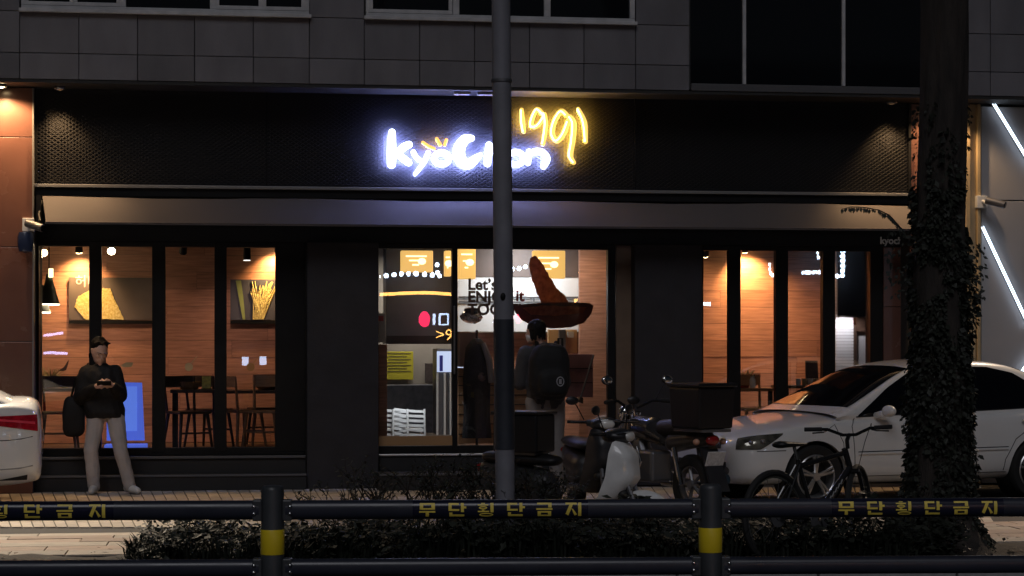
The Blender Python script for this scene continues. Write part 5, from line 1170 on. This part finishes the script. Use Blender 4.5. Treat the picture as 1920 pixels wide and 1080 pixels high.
    for s in (1, -1): patch('fog_lamp', lambda u, v: ((3.0, s * (.57 + .035 * math.cos(6.283 * u) * v), .37 + .035 * math.sin(6.283 * u) * v), (-1, 0, 0)), mat('fog_glass', (.12, .12, .12), .1, coat=1), .008, 12, 3)
    patch('rear_bumper_gap', lambda u, v: ((-3.2, (2 * u - 1) * .60, .52 + .012 * v), (1, 0, 0)), SEAM, .004, 12, 1); patch('number_plate', lambda u, v: ((-3.2, (2 * u - 1) * .26, .62 + .11 * v), (1, 0, 0)), WHITEP, .008, 6, 2)
    if kind == 1:
        t.scale = (1, 1, 1.04)
        ln = MB()
        for s in (1, -1):
            Q = [proj((x, s * 2, z), (0, -s, 0), .001) for x, z in ((-1.62, .66), (-1.75, .655), (-1.9, .66), (-2.02, .67), (-2.12, .69))]; MB().tube(Q, .004, 6).build('bumper_seam', SEAM, t)
            Q = [proj((x, s * 2, z), (0, -s, 0), .002) for x, z in ((-1.62, .40), (-1.8, .40), (-2.0, .41), (-2.12, .43))]; MB().tube(Q, .006, 6).build('bumper_crease', mat('crease_grey', (.3, .3, .3), .4), t)
            patch('rear_valance', lambda u, v: ((-2.20 + .30 * u, s * 2, .30 + .05 * v * (1 - u)), (.1, -s, 0)), SEAM, .004, 10, 2)
            patch('lamp_strip', lambda u, v: ((-2.37 + .42 * u, s * 1.6, .80 + .035 * u + .022 * v), (.25, -s * .97, 0)), mat('lamp_strip_red', (.75, .06, .10), .15, coat=1), .010, 14, 2)
        for s in (1, -1): MB().obox((-2.10, s * .69, .45), .10, .05, .022, (0, 0, s * R(50))).build('reflector', mat('reflector_dark', (.05, .005, .005), .2), t)
    return t
aw_ = R(16); W1 = pt(1527, 19.1); hd = Vector((-math.cos(aw_), -math.sin(aw_), 0)); lf = Vector((-hd.y, hd.x, 0))
car('parked_sedan', 'white four door sedan parked with its nose behind the bicycle and the ivy trunk', W1 - hd * 1.36 - lf * .80, math.pi + aw_, 0)
bw = R(-5); hd = Vector((-math.cos(bw), math.sin(bw), 0)); lf = Vector((-hd.y, hd.x, 0)); Q = pt(78, 18.6)
car('parked_sedan', 'white sedan cut by the left edge with only its boot and red tail light showing', Q + hd * 2.2 - lf * .62, math.pi - bw, 1)

# ------------------------------------------------------------------ scooters and motorcycle
GRYD = mat('dark_grey_plastic', (.022, .022, .024), .4, var=.3); SEATM = mat('seat_vinyl', (.010, .010, .011), .5, bump=.2)
def wheel2(t, x, r, m=None):
    w = MB().lathe([(r * .62, -.03), (r * .66, -.045), (r * .9, -.05), (r, -.02), (r, .02), (r * .9, .05), (r * .66, .045), (r * .62, .03)], (x, 0, r), 'y', 32).build('wheel', RUBBER, t, smooth=True)
    rm = MB().lathe([(r * .63, -.03), (r * .58, -.028), (r * .58, .028), (r * .63, .03)], (x, 0, r), 'y', 28)
    for k in range(5): a = k * 1.2566; rm.tube([(x, 0, r), (x + r * .6 * math.cos(a), 0, r + r * .6 * math.sin(a))], [.02, .014], 6)
    rm.cyl((x, -.04, r), (x, .04, r), .04, n=14); rm.build('rim', GREYM, w, smooth=True)
def mirrors(t, x, z, w=.26):
    for s in (-1, 1):
        MB().tube([(x, s * w * .75, z), (x - .02, s * w, z + .14), (x - .02, s * (w + .03), z + .18)], .006, 6).build('mirror_stem', BLACK, t)
        m = MB().sph((x - .02, s * (w + .05), z + .20), (.02, .065, .045), 14, 8).build('mirror', BLKP, t, smooth=True); MB().sph((x - .034, s * (w + .05), z + .20), (.012, .056, .037), 12, 6).build('mirror_glass', CHROME, m, smooth=True)
def scooter(label, loc, rz, shield, box, boxm=None):
    t = thing('motor_scooter', label, 'scooter', loc, rz, group='scooters parked by the entrance')
    wheel2(t, .62, .215); wheel2(t, -.60, .215)
    prof_i = [(.02, .30), (.16, .30), (.27, .40), (.33, .58), (.35, .80), (.37, .90)]; prof_o = [(.14, .22), (.28, .27), (.44, .38), (.56, .56), (.545, .78), (.44, .93)]
    def shf(u, v):
        a = (2 * u - 1); f = v * (len(prof_o) - 1); k = min(int(f), len(prof_o) - 2); f -= k; x = prof_o[k][0] + (prof_o[k + 1][0] - prof_o[k][0]) * f; z = prof_o[k][1] + (prof_o[k + 1][1] - prof_o[k][1]) * f
        xi = prof_i[k][0] + (prof_i[k + 1][0] - prof_i[k][0]) * f; zi = prof_i[k][1] + (prof_i[k + 1][1] - prof_i[k][1]) * f; w = .22 - .08 * v ** 2
        e = abs(a) ** 3.6; return (x + (xi + .03 - x) * e, a * w, z + (zi - z) * e)
    MB().grid(shf, 22, 20).build('leg_shield', shield, t, smooth=True, fix=False)
    MB().grid(lambda u, v: (lambda f: (lambda k: (prof_i[k][0] + (prof_i[k + 1][0] - prof_i[k][0]) * (f - k) + .025, (2 * u - 1) * (.185 - .07 * v ** 2), prof_i[k][1] + (prof_i[k + 1][1] - prof_i[k][1]) * (f - k)))(min(int(f), 4)))(v * 5), 8, 16).build('inner_panel', GRYD, t, smooth=True, fix=False)
    MB().sph((.47, -.06, .42), (.05, .07, .05), 12, 8).build('vent', SEAM, t, smooth=True)
    MB().tube([(.06, .20, .285), (-.1, .20, .27), (-.28, .19, .30)], .012, 8).build('floor_trim', CHROME, t, smooth=True); MB().tube([(.06, -.20, .285), (-.1, -.20, .27), (-.28, -.19, .30)], .012, 8).build('floor_trim', CHROME, t, smooth=True)
    MB().box(-.34, .16, -.185, .185, .235, .30).build('floorboard', GRYD, t, bevel=.02)
    rb = MB(); chain(rb, [(V3(-.32, 0, .48), .15), (V3(-.55, 0, .52), .16), (V3(-.82, 0, .60), .10)]); chain(rb, [(V3(-.28, 0, .38), .14), (V3(-.5, 0, .40), .15)]); put('rear_body', remeshed(rb, .018, 4), GRYD, t, smooth=True)
    se = MB(); chain(se, [(V3(-.22, 0, .70), .085), (V3(-.45, 0, .72), .105), (V3(-.80, 0, .735), .085)]); sm3 = remeshed(se, .015, 4)
    for v in sm3.vertices: v.co.y *= 1.35; v.co.z = .715 + (v.co.z - .715) * .65
    put('seat', sm3, SEATM, t, smooth=True)
    fn = MB(); fn.grid(lambda u, v: (.62 + .25 * math.cos(R(15 + 150 * u)), (v - .5) * .15, .215 + .25 * math.sin(R(15 + 150 * u)) - .05 * abs(2 * v - 1) ** 2), 16, 6); fn.build('front_fender', shield, t, smooth=True, fix=False)
    for s in (-1, 1): MB().tube([(.62, s * .07, .215), (.50, s * .06, .50)], .022, 8).build('fork', GREYM, t)
    hb = MB(); hb.sph((.38, 0, .955), (.13, .15, .075), 18, 12); chain(hb, [(V3(.40, 0, .88), .07), (V3(.38, 0, .95), .07)]); hb.tube([(.36, -.17, .97), (.36, .17, .97)], .035, 10); put('handlebar_cover', remeshed(hb, .012, 3), GRYD, t, smooth=True)
    MB().sph((.495, 0, .955), (.03, .075, .05), 16, 10).build('headlight', mat('lamp_glass', (.75, .73, .68), .08, coat=1), t, smooth=True)
    MB().tube([(.44, -.14, .985), (.50, -.07, 1.0), (.515, 0, 1.005), (.50, .07, 1.0), (.44, .14, .985)], .008, 6).build('chrome_trim', CHROME, t); MB().tube([(.50, .11, .60), (.56, .075, .72), (.53, .06, .86)], .008, 6).build('chrome_trim', CHROME, t)
    for s in (-1, 1):
        MB().tube([(.35, s * .16, .975), (.31, s * .35, .98)], .016, 10).build('grip', RUBBER, t); MB().tube([(.37, s * .2, .985), (.38, s * .34, .98)], .006, 6).build('brake_lever', CHROME, t)
    mirrors(t, .36, 1.0)
    MB().sph((-.90, 0, .62), (.03, .09, .045), 14, 8).build('tail_light', mat('tail_lens', (.3, .01, .01), .15, coat=1), t, smooth=True)
    MB().tube([(-.35, -.13, .2), (-.62, -.17, .24), (-.88, -.17, .30)], [.025, .05, .05], 12).build('exhaust', GREYM, t, smooth=True)
    MB().tube([(-.05, .12, .22), (-.1, .22, .0)], .012, 6).build('kick_stand', GREYM, t)
    if box:
        MB().box(-.70, -.28, -.17, .17, .78, 1.14).build('delivery_box', boxm, t, bevel=.02); MB().box(-.715, -.265, -.185, .185, 1.142, 1.17).build('box_lid', BLKP, t, bevel=.01)
        MB().box(-.68, -.32, -.12, .12, .755, .778).build('rear_rack', GREYM, t)
    return t
SHW = mat('shield_white', (.72, .72, .70), .35, coat=.6, var=.14, scale=6)
S1 = pt(1080, 16.3); s1 = scooter('scooter with a white leg shield and black delivery box beside the pole', S1, R(-38), SHW, True, mat('box_black', (.010, .010, .012), .4)); s1.scale = (1.0, .95, .87)
S2 = pt(1112, 18.6); s2 = scooter('all dark scooter standing between the white fronted scooter and the door', S2, R(-84), GRYD, False); s2.scale = (.95, .95, .88)
# bigger delivery motorcycle
T2 = pt(1333, 18.1); ha = R(113); H2 = Vector((math.cos(ha), math.sin(ha), 0)); mc = thing('motorcycle', 'dark delivery motorcycle with a big rear box and red tail light beside the sedan nose', 'motorcycle', T2 + H2 * .86, ha)
wheel2(mc, .64, .28); wheel2(mc, -.58, .28)
tk_ = MB(); chain(tk_, [(V3(.28, 0, .78), .12), (V3(.02, 0, .76), .13), (V3(-.12, 0, .70), .09)]); put('fuel_tank', remeshed(tk_, .015, 4), mat('tank_dark', (.03, .028, .028), .25, coat=.8), mc, smooth=True)
eg = MB(); eg.obox((.08, 0, .42), .34, .24, .3).cyl((.16, 0, .42), (.26, 0, .66), .09, .08, 14); eg.build('engine', GREYM, mc, bevel=.03)
se = MB(); chain(se, [(V3(-.12, 0, .78), .09), (V3(-.55, 0, .80), .095)]); put('seat', remeshed(se, .015, 4), SEATM, mc, smooth=True)
tlb = MB(); chain(tlb, [(V3(-.3, 0, .66), .10), (V3(-.80, 0, .72), .075)]); put('tail_body', remeshed(tlb, .015, 4), mat('tail_metal', (.05, .048, .046), .3, coat=.5), mc, smooth=True)
for s in (-1, 1):
    MB().tube([(.64, s * .085, .28), (.42, s * .085, .92)], .022, 10).build('fork', CHROME, mc, smooth=True); MB().tube([(.40, s * .05, .96), (.36, s * .2, 1.03), (.28, s * .38, 1.02)], .014, 8).build('handlebar', BLACK, mc, smooth=True); MB().tube([(.33, s * .28, 1.03), (.27, s * .40, 1.02)], .02, 8).build('grip', RUBBER, mc)
    MB().tube([(-.58, s * .13, .28), (-.48, s * .14, .62)], .025, 8).build('shock_absorber', CHROME, mc); MB().sph((-.84, s * .15, .685), (.035, .03, .03), 10, 8).build('indicator', mat('indicator_pale', (.55, .3, .2), .3), mc, smooth=True)
mirrors(mc, .34, 1.03, .3)
MB().sph((.50, 0, .90), (.07, .09, .09), 16, 10).build('headlight', CHROME, mc, smooth=True)
MB().sph((-.885, 0, .70), (.035, .075, .05), 16, 10).build('tail_light', mat('tail_lens', (.3, .01, .01), .15, coat=1), mc, smooth=True)
MB().obox((-.93, 0, .535), .012, .20, .14, (0, R(-22), 0)).build('number_plate', mat('plate_white', (.62, .62, .62), .5, var=.2, scale=40), mc, bevel=.003)
MB().hexa([(-.84, -.09, .62), (-.84, .09, .62), (-.80, .09, .64), (-.80, -.09, .64), (-1.02, -.10, .24), (-1.02, .10, .24), (-.99, .10, .24), (-.99, -.10, .24)][:8]).build('mud_guard', GRYD, mc)
MB().tube([(.1, -.14, .25), (-.3, -.17, .24), (-.85, -.18, .34)], [.025, .045, .05], 12).build('exhaust', CHROME, mc, smooth=True)
MB().box(-.95, -.5, -.16, .16, .775, .80).build('rear_rack', GREYM, mc)
bx = MB().hexa([(-.94, -.19, .805), (-.50, -.19, .805), (-.50, .19, .805), (-.94, .19, .805), (-.96, -.205, 1.18), (-.48, -.205, 1.18), (-.48, .205, 1.18), (-.96, .205, 1.18)]).build('delivery_box', mat('box_black', (.010, .010, .012), .4), mc, bevel=.02)
MB().box(-.98, -.46, -.22, .22, 1.183, 1.22).build('box_lid', BLKP, bx, bevel=.012)
STRP = mat('stripe_pale', (.34, .33, .26), .6, var=.3, scale=20)
for k in range(4): MB().obox((-.80 + k * .0, -.204 + .0 * k, .93 + k * .055), .14, .006, .022, (R(7), R(35), 0)).build('stripe', STRP, bx)
MB().obox((-.60, -.203, 1.0), .17, .006, .17, (R(7), 0, 0)).build('side_print', mat('side_print', (.10, .095, .06), .6, var=.6, scale=25), bx); MB().obox((-.70, -.223, 1.20), .2, .008, .035, (0, 0, 0)).build('lid_label', mat('lid_label', (.6, .42, .32), .5), bx)

# ------------------------------------------------------------------ bicycle
BKM = mat('bike_black', (.012, .012, .013), .25, coat=.6); B0 = pt(1456, 14.2); bh = R(33)
bi = thing('bicycle', 'black mountain bicycle leaning between the trunk and the sedan wheel', 'bicycle', (B0.x, B0.y, .0), bh)
bi.rotation_euler = (R(-3), 0, bh)
def bwheel(par, c, rotz=0):
    M = Matrix.Translation(c) @ Matrix.Rotation(rotz, 4, 'Z')
    w = MB().tube([(.315 * math.cos(k * math.pi / 20), 0, .315 * math.sin(k * math.pi / 20)) for k in range(40)], .024, 8, closed=True).xf(M).build('wheel', RUBBER, par, smooth=True)
    MB().tube([(.285 * math.cos(k * math.pi / 20), 0, .285 * math.sin(k * math.pi / 20)) for k in range(40)], .009, 6, closed=True).xf(M).build('rim', CHROME, w, smooth=True)
    sp = MB()
    for k in range(14): a = k * math.pi / 7; sp.tube([(.02 * math.cos(a + 1), .025 * (-1) ** k, .02 * math.sin(a + 1)), (.28 * math.cos(a), 0, .28 * math.sin(a))], .0022, 4)
    sp.cyl((0, -.04, 0), (0, .04, 0), .022, n=12).cyl((0, -.03, 0), (0, -.034, 0), .075, n=20); sp.xf(M).build('spokes', GREYM, w)
bwheel(bi, V3(0, 0, .34)); st = R(25)
fax = V3(1.05, 0, .34); MS = Matrix.Translation((.86, 0, 0)) @ Matrix.Rotation(st, 4, 'Z') @ Matrix.Translation((-.86, 0, 0)); fx = MS @ fax; fx.z = .34
bwheel(bi, fx, st)
fr_ = MB(); BBt, ST_, HT, HBt = V3(.43, 0, .30), V3(.27, 0, .74), V3(.80, 0, .80), V3(.85, 0, .66)
fr_.tube([BBt, HBt], .024, 10).tube([ST_ + V3(.01, 0, -.05), HT + V3(.01, 0, -.03)], .019, 10).tube([BBt, ST_], .017, 10).tube([HT, HBt], .024, 10)
for s in (-1, 1): fr_.tube([BBt + V3(0, s * .03, 0), V3(0, s * .065, .34)], .011, 8).tube([ST_ + V3(0, s * .02, -.04), V3(0, s * .065, .34)], .010, 8)
fr_.build('frame', BKM, bi, smooth=True)
a_, b_ = BBt.lerp(HBt, .35), BBt.lerp(HBt, .75); n_ = V3(0, -.0245, 0)
for k in range(5): c0 = a_.lerp(b_, k / 5); MB().tube([c0 + n_, c0 + n_ + V3(.022, 0, .035)], .006, 4, flat=.3).build('decal_bar', mat('decal_grey', (.45, .45, .45), .4), bi)
fk = MB(); 
for s in (-1, 1): fk.tube([V3(.86, s * .06, .62), V3(1.05, s * .065, .34)], [.017, .014], 8)
fk.tube([V3(.86, -.065, .63), V3(.86, .065, .63)], .02, 8); fk.xf(MS).build('fork', BKM, bi, smooth=True)
hbm = MB().tube([V3(.80, 0, .80), V3(.79, 0, .86), V3(.86, 0, .90)], .016, 8).tube([V3(.83, -.31, .95), V3(.85, -.16, .945), V3(.865, -.05, .90), V3(.865, .05, .90), V3(.85, .16, .945), V3(.83, .31, .95)], .0125, 8); hbm.xf(MS).build('handlebar', BKM, bi, smooth=True)
for s in (-1, 1):
    MB().tube([V3(.835, s * .20, .948), V3(.828, s * .33, .95)], .017, 8).xf(MS).build('grip', RUBBER, bi); MB().tube([V3(.86, s * .17, .935), V3(.90, s * .20, .925), V3(.895, s * .29, .92)], .006, 6).xf(MS).build('brake_lever', CHROME, bi)
    MB().tube([V3(.86, s * .17, .935), V3(.98, s * .14, .98), V3(1.0, s * .08, .84), V3(.9, s * .05, .66)], .0028, 5).xf(MS).build('brake_cable', RUBBER, bi)
MB().tube([ST_ + V3(.01, 0, -.04), V3(.24, 0, .83)], .014, 8).build('seat_post', CHROME, bi)
sd_ = MB(); chain(sd_, [(V3(.09, 0, .86), .055), (V3(.17, 0, .855), .045), (V3(.36, 0, .845), .018)]); sm4 = remeshed(sd_, .008, 3)
for v in sm4.vertices: v.co.z = .845 + (v.co.z - .845) * .5; v.co.y *= 1.25
put('saddle', sm4, SEATM, bi, smooth=True)
MB().lathe([(.095, -.055), (.098, -.05), (.095, -.045), (.02, -.05)], BBt, 'y', 28).build('chain_ring', GREYM, bi); MB().tube([BBt + V3(0, -.07, 0), BBt + V3(.08, -.075, -.15)], .011, 6).tube([BBt + V3(0, .07, 0), BBt + V3(-.08, .075, .15)], .011, 6).build('crank', GREYM, bi)
for s in (1, -1): MB().box(-.045, .045, -.03, .03, -.01, .01).xf(Matrix.Translation(BBt + V3(.08 * s, -.10 * s, -.15 * s))).build('pedal', BLKP, bi)
